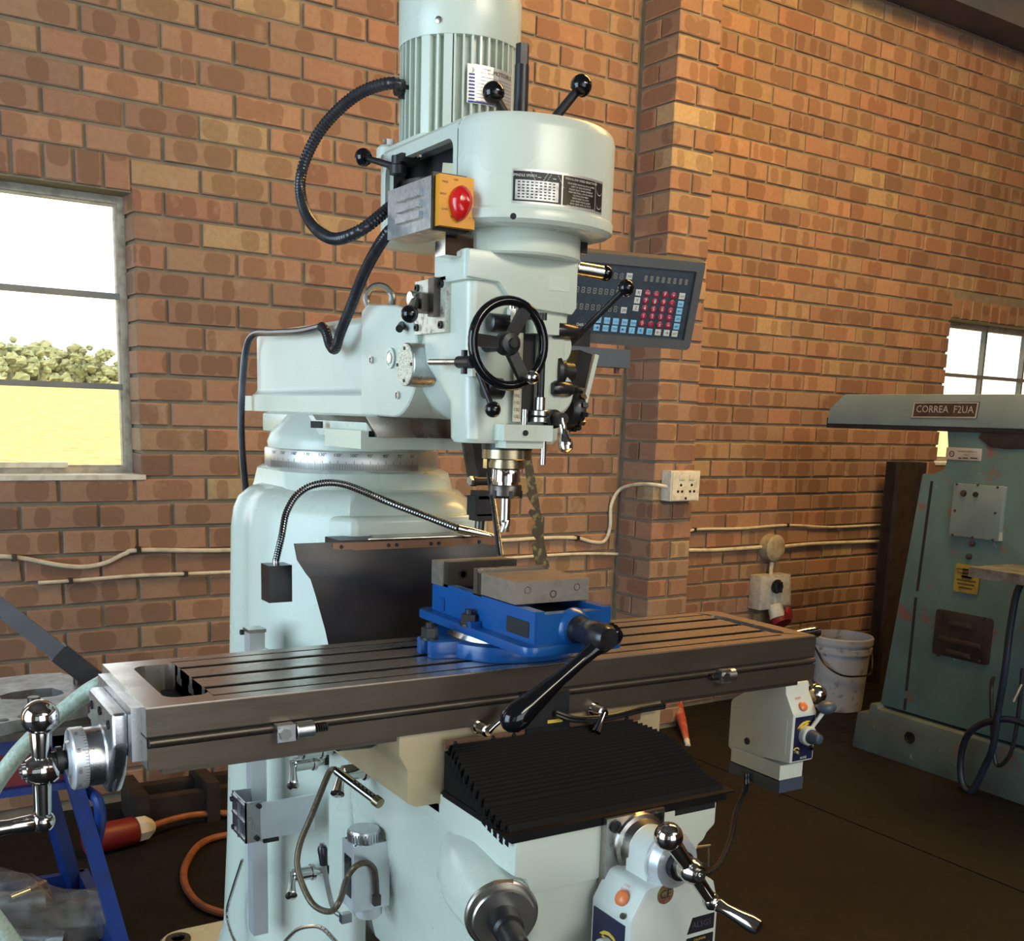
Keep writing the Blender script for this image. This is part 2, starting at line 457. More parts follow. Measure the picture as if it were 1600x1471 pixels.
def floor_material():
    m, t, b = nodes_of('oily_concrete')
    co = N(t, 'ShaderNodeTexCoord').outputs['Object']
    n1 = noise(t, 1.6, 5, co); n2 = noise(t, 14, 5, co, 0.65)
    c = ramp(t, n1, [(0.3, (0.0055, 0.0046, 0.0043)), (0.55, (0.0095, 0.008, 0.0074)), (0.75, (0.016, 0.0138, 0.0125))])
    c = mix_col(t, ramp(t, n2, [(0.42, 0.0), (0.7, 0.6)]), c, (0.004, 0.0034, 0.0032))
    c = mix_col(t, ramp(t, noise(t, 55, 4, co, 0.7), [(0.66, 0.0), (0.74, 0.55)]), c, (0.028, 0.025, 0.022))
    t.links.new(c, b.inputs['Base Color'])
    t.links.new(ramp(t, n2, [(0.3, 0.5), (0.7, 0.78)]), b.inputs['Roughness'])
    b.inputs['Specular IOR Level'].default_value = 0.25
    bn = N(t, 'ShaderNodeBump'); bn.inputs['Strength'].default_value = 0.25; bn.inputs['Distance'].default_value = 0.004
    t.links.new(n2, bn.inputs['Height']); t.links.new(bn.outputs[0], b.inputs['Normal'])
    return m
FLOORM = floor_material()
BRICKTEX = mk('unseen_brick_wall', (0.26, 0.14, 0.085), 0.85, 0, (0.17, 0.11, 0.07), 9)
CEILM = mk('ceiling_sheet', (0.10, 0.095, 0.09), 0.7)
GRASSM = mk('dry_grass', (0.54, 0.42, 0.10), 0.9, 0, (0.30, 0.22, 0.06), 4.0, (0.4, 0.62))
BUSHM = mk('bush_leaves', (0.22, 0.23, 0.10), 0.8, 0, (0.34, 0.33, 0.16), 1.5)

# floor: two poured slabs with an open joint
j0 = atz(1200, 1232, 0); j1 = atz(1600, 1395, 0)
jd = (j1 - j0).normalized(); jn = Vector((-jd.y, jd.x, 0))
if jn.y < 0: jn = -jn
fl = ob('floor', G().box((-3.2, -4.7, -0.30), (6.2, 2.9, -0.03)), MORTAR, kind='structure', smooth=0)
a_ = j0 - jd * 9; b_ = j0 + jd * 9
def slab(sgn):
    off = jn * 0.0035 * sgn
    p = [a_ + off, b_ + off, b_ + jn * 8 * sgn, a_ + jn * 8 * sgn]
    bm = bmesh.new(); vs_ = [bm.verts.new((q.x, q.y, 0)) for q in p]; bm.faces.new(vs_)
    for co_, no_ in (((-3.2, 0, 0), (-1, 0, 0)), ((6.2, 0, 0), (1, 0, 0)), ((0, -4.7, 0), (0, -1, 0)), ((0, 2.9, 0), (0, 1, 0))):
        bmesh.ops.bisect_plane(bm, geom=bm.verts[:] + bm.edges[:] + bm.faces[:], plane_co=co_, plane_no=no_, clear_outer=True)
    poly = [v.co.copy() for v in max(bm.faces, key=lambda f: f.calc_area()).verts]; bm.free()
    return [(q.x, q.y) for q in poly]
for sgn in (-1, 1):
    ob('concrete_slab', G().prism(slab(sgn), 'z', -0.03, 0.0), FLOORM, fl, smooth=0)

# ---- brick stock: shared meshes
BRICKMESH = {}
def brick_mesh(L, H, D, var):
    key = (round(L, 3), round(H, 3), round(D, 3), var)
    if key in BRICKMESH: return BRICKMESH[key]
    rnd = random.Random(hash(key) & 0xffff)
    hx, hz = L / 2, H / 2; c = 0.0035
    j = lambda s_: rnd.uniform(-s_, s_)
    front = [(-hx + c + j(.0018), -hz + c + j(.0016)), (hx - c + j(.0018), -hz + c + j(.0016)), (hx - c + j(.0018), hz - c + j(.0016)), (-hx + c + j(.0018), hz - c + j(.0016))]
    rim = [(-hx, -hz), (hx, -hz), (hx, hz), (-hx, hz)]
    vs_ = [(p[0], 0.0, p[1]) for p in front] + [(p[0], c, p[1]) for p in rim] + [(p[0], D, p[1]) for p in rim]
    fs = [(0, 1, 2, 3)]
    for i in range(4):
        k = (i + 1) % 4
        fs += [(4 + i, 4 + k, k, i), (8 + i, 8 + k, 4 + k, 4 + i)]
    me = bpy.data.meshes.new('brick'); me.from_pydata(vs_, [], fs)
    uv = me.uv_layers.new(name='UVMap')
    for lp in me.loops:
        v = me.vertices[lp.vertex_index].co; uv.data[lp.index].uv = (v.x + v.y * 0.5, v.z)
    me.materials.append(BRICK); BRICKMESH[key] = me
    return me

HIDE = [(385, 470, 735, 1300), (610, 150, 880, 420), (640, 430, 860, 700), (380, 1010, 1100, 1471), (700, 900, 940, 1471), (500, 0, 0, 0), (1480, 640, 1600, 1240), (0, 1180, 330, 1471)]
def build_wall(name, slabs, bricks, cap=292):
    """bricks: list of (x, z, L, H, D, y, rotation about z, kind of turn)"""
    g = G()
    for a, b in slabs: g.box(a, b)
    wall = ob(name, g, MORTAR, kind='structure', smooth=0, frame=FW, center=(0, 0, 0))
    vis = []; rest = []
    for bk in bricks:
        x, z, L, H, D, y, rz, hd = bk
        px, py, dz = project(FW @ Vector((x, y, z)))
        inside = -30 < px < 1630 and -30 < py < 1500
        hid = any(h[0] < px < h[2] and h[1] < py < h[3] for h in HIDE)
        (vis if inside and not hid else rest).append((dz, bk))
    vis.sort(key=lambda q: q[0])
    rest += vis[cap:]; vis = vis[:cap]
    for n_, (dz, (x, z, L, H, D, y, rz, hd)) in enumerate(vis):
        o = bpy.data.objects.new('brick', brick_mesh(L, H, D, random.randrange(5)))
        COL.objects.link(o); o.parent = wall
        o.location = (x + random.uniform(-.0015, .0015), y + random.uniform(-.003, .0015), z + random.uniform(-.0015, .0015))
        o.rotation_euler = (random.uniform(-.01, .01), random.uniform(-.008, .008) + hd, rz + random.uniform(-.008, .008))
    if rest:
        g = G(); uvs = []
        for dz, (x, z, L, H, D, y, rz, hd) in rest:
            me = brick_mesh(L, H, D, random.randrange(5))
            M_ = Matrix.Translation((x, y + random.uniform(-.002, .0015), z)) @ Matrix.Rotation(rz, 4, 'Z') @ Matrix.Rotation(hd, 4, 'Y')
            g.add([M_ @ v.co for v in me.vertices], [tuple(p.vertices) for p in me.polygons])
            uvs += [tuple(d.uv) for d in me.uv_layers[0].data]
        me = bpy.data.meshes.new('brickwork'); me.from_pydata(g.v, [], g.f)
        uv = me.uv_layers.new(name='UVMap')
        for k, q in enumerate(uvs): uv.data[k].uv = q
        link('brickwork', me, BRICK, wall, Vector((0, 0, 0)), FW, None, None, None, 'stuff')
    return wall

def course_bricks(u0, u1, zc, joint0, holes, D=0.10):
    """stretchers of one course between u0 and u1; joint0 is the position of any perpend"""
    out = []
    k = math.floor((u0 - joint0) / BL) - 1
    zlo, zhi = zc - BH / 2, zc + BH / 2
    a = joint0 + k * BL
    while a < u1:
        lo, hi = max(a, u0), min(a + BL, u1)
        segs = [(lo, hi)]; edge = set()
        for (h0, h1, hz0, hz1) in holes:
            if zhi - 0.012 > hz0 and zlo + 0.012 < hz1:
                ns = []
                for s0, s1 in segs:
                    if h1 <= s0 or h0 >= s1: ns.append((s0, s1)); continue
                    if s0 < h0: ns.append((s0, h0 + BP / 2 + .002))
                    if s1 > h1: ns.append((h1 - BP / 2 - .002, s1))
                segs = ns
        for s0, s1 in segs:
            if s1 - s0 > 0.035:
                out.append(((s0 + s1) / 2, zc, round(s1 - s0 - BP, 3), BH - BP, D, 0.0, 0.0, 0.0))
        a += BL
    return out
ZTOP = 3.62
WL = (-1.55, -0.095, 1.083, 1.945)     # left window opening in wall coordinates
WR = (4.11, 5.55, 1.135, 1.885)        # right window opening
LK = 0.100                              # rowlock height over the windows
# left part of the back wall
bl = []
for r in range(-16, 28):
    zc = 1.36 + r * BH
    bl += course_bricks(-2.6, 1.895, zc, BL / 2 * ((r + 1) % 2), [(WL[0] - 0.02, WL[1], WL[2], WL[3] + LK)])
u = WL[1] - 0.0425
while u > WL[0]:
    bl.append((u, WL[3] + 0.004 + LK / 2, 0.096, 0.0745, 0.10, 0.0, 0.0, PI / 2)); u -= 0.0855
wall_l = build_wall('wall_back', [((-2.6, 0.008, 0), (WL[0], 0.23, ZTOP)), ((WL[1] + .008, 0.008, 0), (2.11, 0.23, ZTOP)), ((WL[0], 0.008, 0), (WL[1] + .009, 0.23, WL[2])), ((WL[0], 0.008, WL[3]), (WL[1] + .009, 0.23, ZTOP))], bl)
# right part of the back wall
br = []
for s in range(-25, 19):
    zc = 2.0718 + s * BH
    br += course_bricks(2.118, 5.7, zc, 2.430 + BL / 2 * (s % 2), [(WR[0], WR[1] + 0.02, WR[2], WR[3] + LK)])
u = WR[0] + 0.0425
while u < WR[1]:
    br.append((u, WR[3] + 0.004 + LK / 2, 0.096, 0.0745, 0.10, 0.0, 0.0, PI / 2)); u += 0.0855
wall_r = build_wall('wall_back_right', [((2.1, 0.008, 0), (WR[0] - .008, 0.23, ZTOP)), ((WR[1], 0.008, 0), (5.7, 0.23, ZTOP)), ((WR[0] - .009, 0.008, 0), (WR[1], 0.23, WR[2])), ((WR[0] - .009, 0.008, WR[3]), (WR[1], 0.23, ZTOP))], br)
# brick pier between them: front face one brick wide, side face one and a half
PX0, PX1, PD = 1.898, 2.118, 0.222
bp = []
for s in range(-25, 19):
    zc = 2.0718 + s * BH; L2 = (PX1 - PX0 - BP * 0.2)
    H = BH - BP
    if s % 2:
        bp.append(((PX0 + PX1) / 2, zc, PX1 - PX0, H, 0.10, -PD, 0, 0))                       # stretcher on the front
        bp.append((PX0, zc, 0.098, H, 0.10, -PD + 0.105 + 0.054, -PI / 2, 0))                 # remaining part of the side
    else:
        bp.append((PX0 + 0.052, zc, 0.104, H, 0.20, -PD, 0, 0))                               # two headers on the front
        bp.append((PX1 - 0.052, zc, 0.104, H, 0.20, -PD, 0, 0))
pier = build_wall('wall_pier', [((PX0 + 0.008, -PD + 0.008, 0), (PX1 - 0.008, 0.008, ZTOP))], bp)

# other walls, ceiling, beams (mostly outside the picture)
g = G().box((-3.2, 0.95, 0), (-3.0, 2.6, ZTOP)).box((-3.2, -4.7, 0), (-3.0, -1.6, ZTOP)).box((-3.2, -1.6, 2.9), (-3.0, 0.95, ZTOP))
ob('wall_left', g, BRICKTEX, kind='structure', smooth=0)
ob('wall_right', G().box((6.0, -4.7, 0), (6.2, 2.8, ZTOP)), BRICKTEX, kind='structure', smooth=0)
g = G().box((-3.0, -4.7, 0), (-1.1, -4.5, ZTOP)).box((1.9, -4.7, 0), (6.0, -4.5, ZTOP)).box((-1.1, -4.7, 2.8), (1.9, -4.5, ZTOP))
ob('wall_front', g, BRICKTEX, kind='structure', smooth=0)
g = G()
for x0, x1, y0, y1 in ((-3.2, 6.2, -4.7, 2.9),):
    g.box((x0, y0, 3.78), (x1, y1, 3.86))
ob('ceiling', g, CEILM, kind='structure', smooth=0)
ob('trim_1', G().box((2.3, -0.19, 3.27), (5.7, -0.005, 3.60), 0.006).box((2.3, -0.205, 3.25), (5.7, -0.005, 3.295), 0.003), BEAMM, kind='structure', smooth=0, frame=FW)

# ---- windows
def window(name, u0, u1, z0, z1, hbars, vbars, lit):
    y0 = 0.10
    g = G()
    e = 0.022
    g.ring([(u1, z1), (u0, z1), (u0, z0), (u1, z0)], [(u1 - e, z1 - e), (u0 + e, z1 - e), (u0 + e, z0 + e), (u1 - e, z0 + e)], 'y', y0, y0 + 0.035)
    wdw = ob(name, g, FRAMEP, kind='structure', frame=FW, smooth=0)
    g = G().ring([(u1 - e, z1 - e), (u0 + e, z1 - e), (u0 + e, z0 + e), (u1 - e, z0 + e)], [(u1 - e - .007, z1 - e - .007), (u0 + e + .007, z1 - e - .007), (u0 + e + .007, z0 + e + .007), (u1 - e - .007, z0 + e + .007)], 'y', y0 + 0.008, y0 + 0.03)
    ob('inner_frame', g, FRAMEP, wdw, smooth=0)
    for z in hbars: ob('glazing_bar', G().box((u0 + e, y0 + 0.004, z - 0.009), (u1 - e, y0 + 0.03, z + 0.009), 0.003), FRAMED, wdw)
    for u_ in vbars: ob('glazing_bar', G().box((u_ - 0.009, y0 + 0.002, z0 + e), (u_ + 0.009, y0 + 0.032, z1 - e), 0.003), FRAMED, wdw)
    us = [u0 + e] + list(vbars) + [u1 - e]; zs = [z0 + e] + list(hbars) + [z1 - e]
    for i in range(len(us) - 1):
        for k in range(len(zs) - 1):
            ob('pane', G().box((us[i], y0 + 0.016, zs[k]), (us[i + 1], y0 + 0.019, zs[k + 1])), GLASS, wdw, smooth=0)
    ob('window_sill', G().box((u0 - 0.01, -0.004, z0 - 0.012), (u1 + 0.012, y0 + 0.05, z0 + 0.004), 0.003), WHITEPL, wdw)
    return wdw
def wz(x, y): return wallpt(x, y, -0.11).z
win1 = window('window_1', WL[0], WL[1], WL[2], WL[3], [wz(187, 605), wz(187, 464)], [-0.82], True)
ob('stay_bar', G().box((-0.78, 0.085, WL[2] + 0.022), (-0.30, 0.095, WL[2] + 0.038), 0.003), WHITEPL, win1)
uA = wallpt(1536, 560, -0.11).x
win2 = window('window_2', WR[0], WR[1], WR[2], WR[3], [wallpt(1536, 590, -0.11).z, wallpt(1536, 590, -0.11).z - 0.25], [uA, uA + 0.40, uA + 0.80], True)

# ---- outside
def terrain(y): return -0.15 if y < 4 else (-0.15 + (y - 4) * 0.0545 if y < 48 else 2.25)
ob('ground', G().prism([(2.75, -0.6), (2.75, -0.15), (4, -0.15), (48, 2.25), (140, 2.30), (140, -0.6)], 'x', -70, 70), GRASSM, kind='structure', smooth=0)
def bush(loc, r, h, seed, label):
    rnd = random.Random(seed); g = G()
    for k in range(70):
        a = rnd.uniform(0, 2 * PI); q = r * math.sqrt(rnd.random()) * 0.9
        rr = r * rnd.uniform(0.08, 0.20); zz = (h - rr) * rnd.uniform(0.1, 1.0) * (1 - 0.45 * (q / r) ** 2)
        m = 6; n = 9; c = Vector((loc[0] + q * math.cos(a), loc[1] + q * math.sin(a), loc[2] + zz)); rings = []
        for i in range(m + 1):
            th = PI * i / m
            rings.append([c + Vector((math.sin(th) * math.cos(2 * PI * j / n), math.sin(th) * math.sin(2 * PI * j / n), -math.cos(th) * 0.8)) * rr * (1 + rnd.uniform(-0.35, 0.35)) for j in range(n)])
        g.loft(rings)
    g.cyl(loc, (loc[0], loc[1], loc[2] + h * 0.5), 0.15, 0.1, 8)
    return ob('bush', g, BUSHM, None, label, 'bush', 'bushes beyond the dry field', smooth=0)
for k, (px, dist, r, h, lb) in enumerate(((18, 44, 1.5, 2.7, 'green bush beyond the dry field, at the left edge of the left window'), (75, 58, 2.0, 3.0, 'green bush beyond the dry field, in the middle of the left window view'), (132, 47, 1.4, 2.6, 'green bush beyond the dry field, right of the middle bush in the left window'), (172, 60, 1.8, 2.2, 'pale small bush beyond the field, nearest the right jamb of the left window'))):
    d = ray(px, 600); p = CAM + d * (dist / d.y)
    bush((p.x, p.y, terrain(p.y) - .1), r, h * .72, 40 + k, lb)

# ================================================================== the turret milling machine
SX, SY = 0.575, 0.132                    # spindle axis
mill = thing('milling_machine', (SX, 0.65, 0), 'large pale grey-green turret milling machine with long table in the middle of the workshop', 'machine')
def mp(name, g, mat=PAINT, parent=None, label=None, smooth=35, kind=None):
    return ob(name, g, mat, parent or mill, label, smooth=smooth, kind=kind)

def ball_lever(parent, base, tip, r_rod, r_ball, name='ball_lever', mat=BLACKM, ball=GLOSSB, r2=None):
    base = Vector(base); tip = Vector(tip); d = (tip - base).normalized()
    lv = mp(name, G().cyl(base, tip, r_rod, r2 or r_rod * 0.85, 14), mat, parent)
    if r_ball: mp('ball', G().lathe(tip - d * r_ball * 0.6, d, [(0, r_ball * 0.55)] + [(r_ball * (0.6 - math.cos(a)), r_ball * math.sin(a)) for a in [0.75 + k * (PI - 0.75) / 10 for k in range(11)]], 20), ball, lv)
    return lv
def socket_screw(g, c, d, r, h=0.004):
    d = Vector(d)
    g.lathe(c, d, [(0, r), (h, r), (h, r * 0.55), (h * 0.4, r * 0.5)], 14)

# ---- base and column
g = G()
outl = []
def col_ring(x0, x1, y0, y1, rf, rb, z, n=8):
    out = []
    for cx_, cy_, a0, r in ((x1 - rb, y1 - rb, 0, rb), (x0 + rb, y1 - rb, 90, rb), (x0 + rf, y0 + rf, 180, rf), (x1 - rf, y0 + rf, 270, rf)):
        for k in range(n + 1):
            a = math.radians(a0 + 90 * k / n); out.append(Vector((cx_ + r * math.cos(a), cy_ + r * math.sin(a), z)))
    return out
def column_plan(e, yb, z):
    """rounded plan of the column: narrow front, wide flanks; e widens it"""
    P = [(0.46, 0.432 - e * .3), (0.66, 0.432 - e * .3), (0.70, 0.47 - e * .3), (0.798 + e, 0.625), (0.803 + e, 0.70), (0.803 + e, yb - .15), (0.70, yb), (0.46, yb), (0.347 - e, yb - .15), (0.347 - e, 0.70), (0.352 - e, 0.625), (0.45 - e * .5, 0.47 - e * .3)]
    return [Vector((q.x, q.y, z)) for q in smooth_path([(a, b, 0) for a, b in P], 5, True)]
rings = [column_plan(.075, 1.08, 0.075), column_plan(.030, 1.02, 0.13), column_plan(.014, .985, 0.24), column_plan(.010, .96, 0.45), column_plan(.005, .945, 0.75), column_plan(0, .93, 1.085), column_plan(-.004, .925, 1.120)]
def shrink(r, f, z): return [Vector((0.575 + (p.x - 0.575) * f, 0.70 + (p.y - 0.70) * f, z)) for p in r]
top = rings[-1]
rings += [shrink(top, .96, 1.142), shrink(top, .88, 1.158), shrink(top, .78, 1.166)]
column = mp('column', G().loft(rings), PAINT)
g = G().prism(rrect(0.255, 0.895, 0.30, 1.15, 0.06), 'z', 0.0, 0.085, 0.02, 3)
base = mp('base', g, PAINT)
for bx, by in ((0.30, 1.09), (0.85, 1.09), (0.30, 0.36), (0.85, 0.36)):
    mp('anchor_bolt_pad', G().lathe((bx, by, 0.082), (0, 0, 1), [(0, 0.030), (0.008, 0.028), (0.008, 0.016), (0.003, 0.015)], 20), STEELD, base)
# square shoulder and neck that carry the turret
rings = [col_ring(0.395, 0.755, 0.55, 0.90, 0.08, 0.10, 1.140), col_ring(0.402, 0.748, 0.555, 0.895, 0.09, 0.10, 1.162), col_ring(0.404, 0.746, 0.556, 0.893, 0.11, 0.12, 1.194), col_ring(0.410, 0.740, 0.562, 0.887, 0.12, 0.12, 1.199)]
mp('column_neck', G().loft(rings), PAINT)
# dovetail way on the front of the column
g = G().prism([(SX - 0.10, 0.44), (SX - 0.10, 0.395), (SX - 0.125, 0.365), (SX + 0.125, 0.365), (SX + 0.10, 0.395), (SX + 0.10, 0.44)], 'z', 0.30, 1.10, 0.003)
mp('column_way', g, STEEL)
mp('column_front_rib', G().prism([(SX - 0.16, 0.46), (SX - 0.13, 0.415), (SX + 0.13, 0.415), (SX + 0.16, 0.46)], 'z', 0.2, 1.13, 0.012, 3), PAINT)

# ---- turret: graduated ring
TX, TY = 0.575, 0.723
ringo = mp('turret_scale_ring', G().lathe((TX, TY, 1.198), (0, 0, 1), [(0, 0.168), (0.003, 0.170), (0.034, 0.170), (0.037, 0.168)], 96), mk('satin_ring', (0.66, 0.65, 0.62), 0.36, 0.7, (0.58, 0.57, 0.54), 20))
gt = G()
a0 = math.radians(238)
for k in range(-55, 56):
    a = a0 + math.radians(k); L = 0.018 if k % 10 == 0 else (0.016 if k % 5 == 0 else 0.012)
    e = Vector((math.cos(a), math.sin(a), 0)); tdir = Vector((-e.y, e.x, 0)); c = Vector((TX, TY, 1.2005)) + e * 0.17035
    gt.add([c - tdir * 0.0004, c + tdir * 0.0004, c + tdir * 0.0004 + Vector((0, 0, L)), c - tdir * 0.0004 + Vector((0, 0, L))], [(0, 1, 2, 3)])
mp('degree_marks', gt, INKB, ringo, smooth=0)
for k in range(-5, 6):
    a = a0 + math.radians(10 * k); e = Vector((math.cos(a), math.sin(a), 0)); tdir = Vector((-e.y, e.x, 0))
    text('degree_number', '%d°' % (110 - 10 * k), Vector((TX, TY, 1.2275)) + e * 0.1706, tdir, (0, 0, 1), 0.0085, INKB, ringo)
# turret casting with clamp block and dovetail for the ram
n = 36
def circ(r, z, sx=1.0, sy=1.0, dx=0, dy=0): return [Vector((TX + dx + r * sx * math.cos(2 * PI * i / n), TY + dy + r * sy * math.sin(2 * PI * i / n), z)) for i in range(n)]
turret = mp('turret', G().loft([circ(0.163, 1.234), circ(0.165, 1.246), circ(0.158, 1.264), circ(0.138, 1.284), circ(0.125, 1.298)]), PAINT)
g = G().prism([(0.462, 1.262), (0.690, 1.262), (0.690, 1.298), (0.665, 1.305), (0.487, 1.305), (0.462, 1.298)], 'y', 0.40, 0.93, 0.004)
mp('turret_slide', g, PAINT, turret)
g = G().prism([(0.455, 1.300), (0.478, 1.266), (0.700, 1.266), (0.712, 1.300)], 'y', 0.39, 0.63, 0.002)
mp('dovetail_plate', g, STEEL, turret)
mp('front_block', G().box((0.452, 0.40, 1.246), (0.72, 0.56, 1.276), 0.004), PAINT, turret)
for (px, py, X) in ((495, 669, 0.440),):
    p = atx(px, py, X); g = G().hexn(p, (0, 0, 1), 0.011, 0.012); mp('clamp_nut', g, BLACKM, turret, smooth=0)

# ---- ram
RX0, RX1 = 0.482, 0.668
prof = [(RX0, 1.302), (RX1, 1.302), (RX1, 1.335), (RX1 - 0.012, 1.345), (RX1 - 0.012, 1.458), (RX1 - 0.028, 1.472), (RX0 + 0.028, 1.472), (RX0 + 0.012, 1.458), (RX0 + 0.012, 1.345), (RX0, 1.335)]
ram = mp('ram', G().prism(prof, 'y', 0.42, 1.06, 0.006, 3), PAINT_TX)
g = G().box((RX0 - 0.002, 0.40, 1.302), (RX1 + 0.002, 1.13, 1.334), 0.005); mp('ram_flange', g, PAINT_TX, ram)
# rounded nose of the ram (side outline in y,z)
cyz = (0.335, 1.388)
out = [(0.465, 1.302)]
for k in range(0, 15):
    a = math.radians(-90 - 12.5 * k); out.append((cyz[0] + 0.088 * math.cos(a), cyz[1] + 0.088 * math.sin(a)))
out += [(0.44, 1.486), (0.465, 1.476)]
mp('ram_nose', G().prism(out, 'x', RX0 - 0.003, RX1 + 0.003, 0.006, 3, 0.7), PAINT_TX, ram)
for (px, py, r, m_) in ((611, 560, 0.0165, PAINT), (581, 563, 0.006, ALU), (622, 618, 0.0065, ALU)):
    p = atx(px, py, RX0 - 0.004); bz = mp('ram_plug', G().lathe(p, (-1, 0, 0), [(0, r), (0.003, r), (0.003, r * 0.75), (0.0015, r * 0.7)], 20), m_, ram)
    if r > 0.01: mp('adjusting_screw', G().hexn(p, (-1, 0, 0), 0.009, 0.004), STEELB, bz)
mp('nose_screw', G().cyl(atx(628, 508, 0.478), atx(624, 514, 0.462), 0.006, None, 12), BLACKM, ram)
eb = mp('eye_bolt', G().torus((0.575, 0.60, 1.512), (0.5, 0.86, 0), 0.024, 0.0065, 28, 10), STEELB)
mp('eye_bolt_shank', G().lathe((0.575, 0.60, 1.466), (0, 0, 1), [(0, 0.016), (0.010, 0.016), (0.014, 0.009), (0.026, 0.009)], 18), STEELB, eb)

# ---- knuckle between ram and head
g = G().lathe((SX, 0.36, 1.385), (0, -1, 0), [(0, 0.086), (0.095, 0.086), (0.105, 0.092), (0.125, 0.092), (0.135, 0.086), (0.16, 0.082), (0.20, 0.07)], 40)
knuckle = mp('ram_adapter', g, PAINT)
# clamp boss with flat disc facing left
c = atx(634, 570, 0.455)
disc = mp('worm_cover', G().lathe((0.505, c.y, c.z), (-1, 0, 0), [(0, 0.033), (0.040, 0.033), (0.050, 0.0325), (0.0515, 0.031)], 36), ALU, knuckle)
mp('boss', G().lathe((0.53, c.y - 0.004, c.z - 0.004), (-1, 0, 0), [(0, 0.043), (0.018, 0.041), (0.024, 0.036)], 30), PAINT, knuckle)
mp('textured_disc', G().lathe((0.4537, c.y, c.z), (-1, 0, 0), [(0, 0.0295), (0.001, 0.0295)], 32), mk('speckled_disc', (0.72, 0.68, 0.55), 0.35, 0, (0.30, 0.27, 0.2), 420, (0.50, 0.60)), disc)
for k in range(4):
    a = PI / 2 * k; mp('notch', G().box((0.4515, c.y + 0.024 * math.cos(a) - .0025, c.z + 0.024 * math.sin(a) - .0025), (0.4530, c.y + 0.024 * math.cos(a) + .0025, c.z + 0.024 * math.sin(a) + .0025)), INKB, disc)
p0 = atx(672, 566, 0.45); p1 = aty(738, 566, 0.02)
lv = mp('feed_trip_rod', G().tube(smooth_path([p0, p0.lerp(p1, 0.35), p0.lerp(p1, 0.75)]), 0.0045, 10), STEELB, knuckle)
mp('rod_sleeve', G().cyl(p0.lerp(p1, 0.70), p1, 0.0085, None, 16, 0.001).cyl(p0.lerp(p1, 0.82) - Vector((0, 0, .016)), p0.lerp(p1, 0.82) + Vector((0, 0, .016)), 0.0045, None, 10), BLACKM, lv)

# ---- head casting
def plan(x0, x1, y0, y1, r, z, n=6): return [Vector((q[0], q[1], z)) for q in rrect(x0, x1, y0, y1, r, n)]
YF = SY - .056                           # flat front of the head
def hplan(x0, x1, y0, y1, rf, rb, z): return [Vector((p.x, p.y, z)) for p in col_ring(x0, x1, y0, y1, rf, rb, z, 7)]
head = mp('head_body', G().loft([hplan(SX - .096, SX + .058, YF + .004, SY + .045, .018, .070, 1.268), hplan(SX - .099, SX + .062, YF, SY + .050, .018, .072, 1.274), hplan(SX - .100, SX + .064, YF, SY + .052, .016, .072, 1.325), hplan(SX - .101, SX + .066, YF, SY + .075, .016, .060, 1.350), hplan(SX - .102, SX + .068, YF, SY + .10, .014, .03, 1.385), hplan(SX - .103, SX + .070, YF, SY + .105, .014, .02, 1.502)]), PAINT)
g = G().prism(rrect(SX - .112, SX + .073, YF - .004, SY + .040, .010), 'z', 1.492, 1.534, 0.004)
upper = mp('head_upper_block', g, PAINT_TX)
gear = mp('gear_case', G().lathe((SX, SY, 1.530), (0, 0, 1), [(0, .098), (.003, .101), (.006, .0990), (.050, .0990)], 56), PAINT)
mp('front_apron', G().prism([(SX - .060, 1.492), (SX - .032, 1.462), (SX + .066, 1.456), (SX + .073, 1.466), (SX + .073, 1.533), (SX - .110, 1.533), (SX - .110, 1.495)], 'y', YF - .010, YF + .02, 0.004), PAINT, upper)
mp('blank_plate', G().box((SX + .022, YF - .0108, 1.488), (SX + .058, YF - .0098, 1.508)), PAINT, upper)
mp('rear_clamp', G().box((SX - .104, SY + .0, 1.532), (SX - .086, SY + .026, 1.590), .004), CHROME, gear)
mp('side_clamp', G().box((SX + .088, SY - .045, 1.548), (SX + .102, SY - .015, 1.60), .003), BLACKM, gear)

# feed selector plate on the left cheek
pl = [atx(657, 440, 0.472), atx(705, 430, 0.472), atx(705, 522, 0.472), atx(657, 520, 0.472)]
y0p, y1p = pl[1].y, pl[0].y; z0p, z1p = 1.424, 1.501
sel = mp('feed_selector_plate', G().box((0.463, y0p, z0p), (0.490, y1p, z1p), .003), mk('scuffed_plate', (0.62, 0.60, 0.52), 0.3, 0.35, (0.25, 0.23, 0.19), 90, (0.55, 0.68)))
for yy in (y0p + .01, y1p - .01):
    for zz in (z0p + .01, z1p - .01):
        gs = G(); socket_screw(gs, (0.463, yy, zz), (-1, 0, 0), .0055); mp('cap_screw', gs, BLACKM, sel)
ym = (y0p + y1p) / 2
mp('selector_block', G().box((0.440, ym - .020, 1.452), (0.464, ym + .008, 1.478), .003).box((0.452, ym - .034, 1.446), (0.464, ym - .016, 1.500), .004), STEELD, sel)
mp('selector_pivot', G().cyl((0.463, ym + .008, 1.472), (0.434, ym + .008, 1.472), .011, None, 18, .001), STEELB, sel)
b0 = Vector((0.438, ym - .004, 1.466)); b1 = atx(640, 491, 0.412)
sh = mp('selector_handle', G().cyl(b0, b0.lerp(b1, 0.85), .0075, None, 16, .001), STEELB, sel)
mp('ball', G().sphere(b1, .0125), GLOSSB, sh)

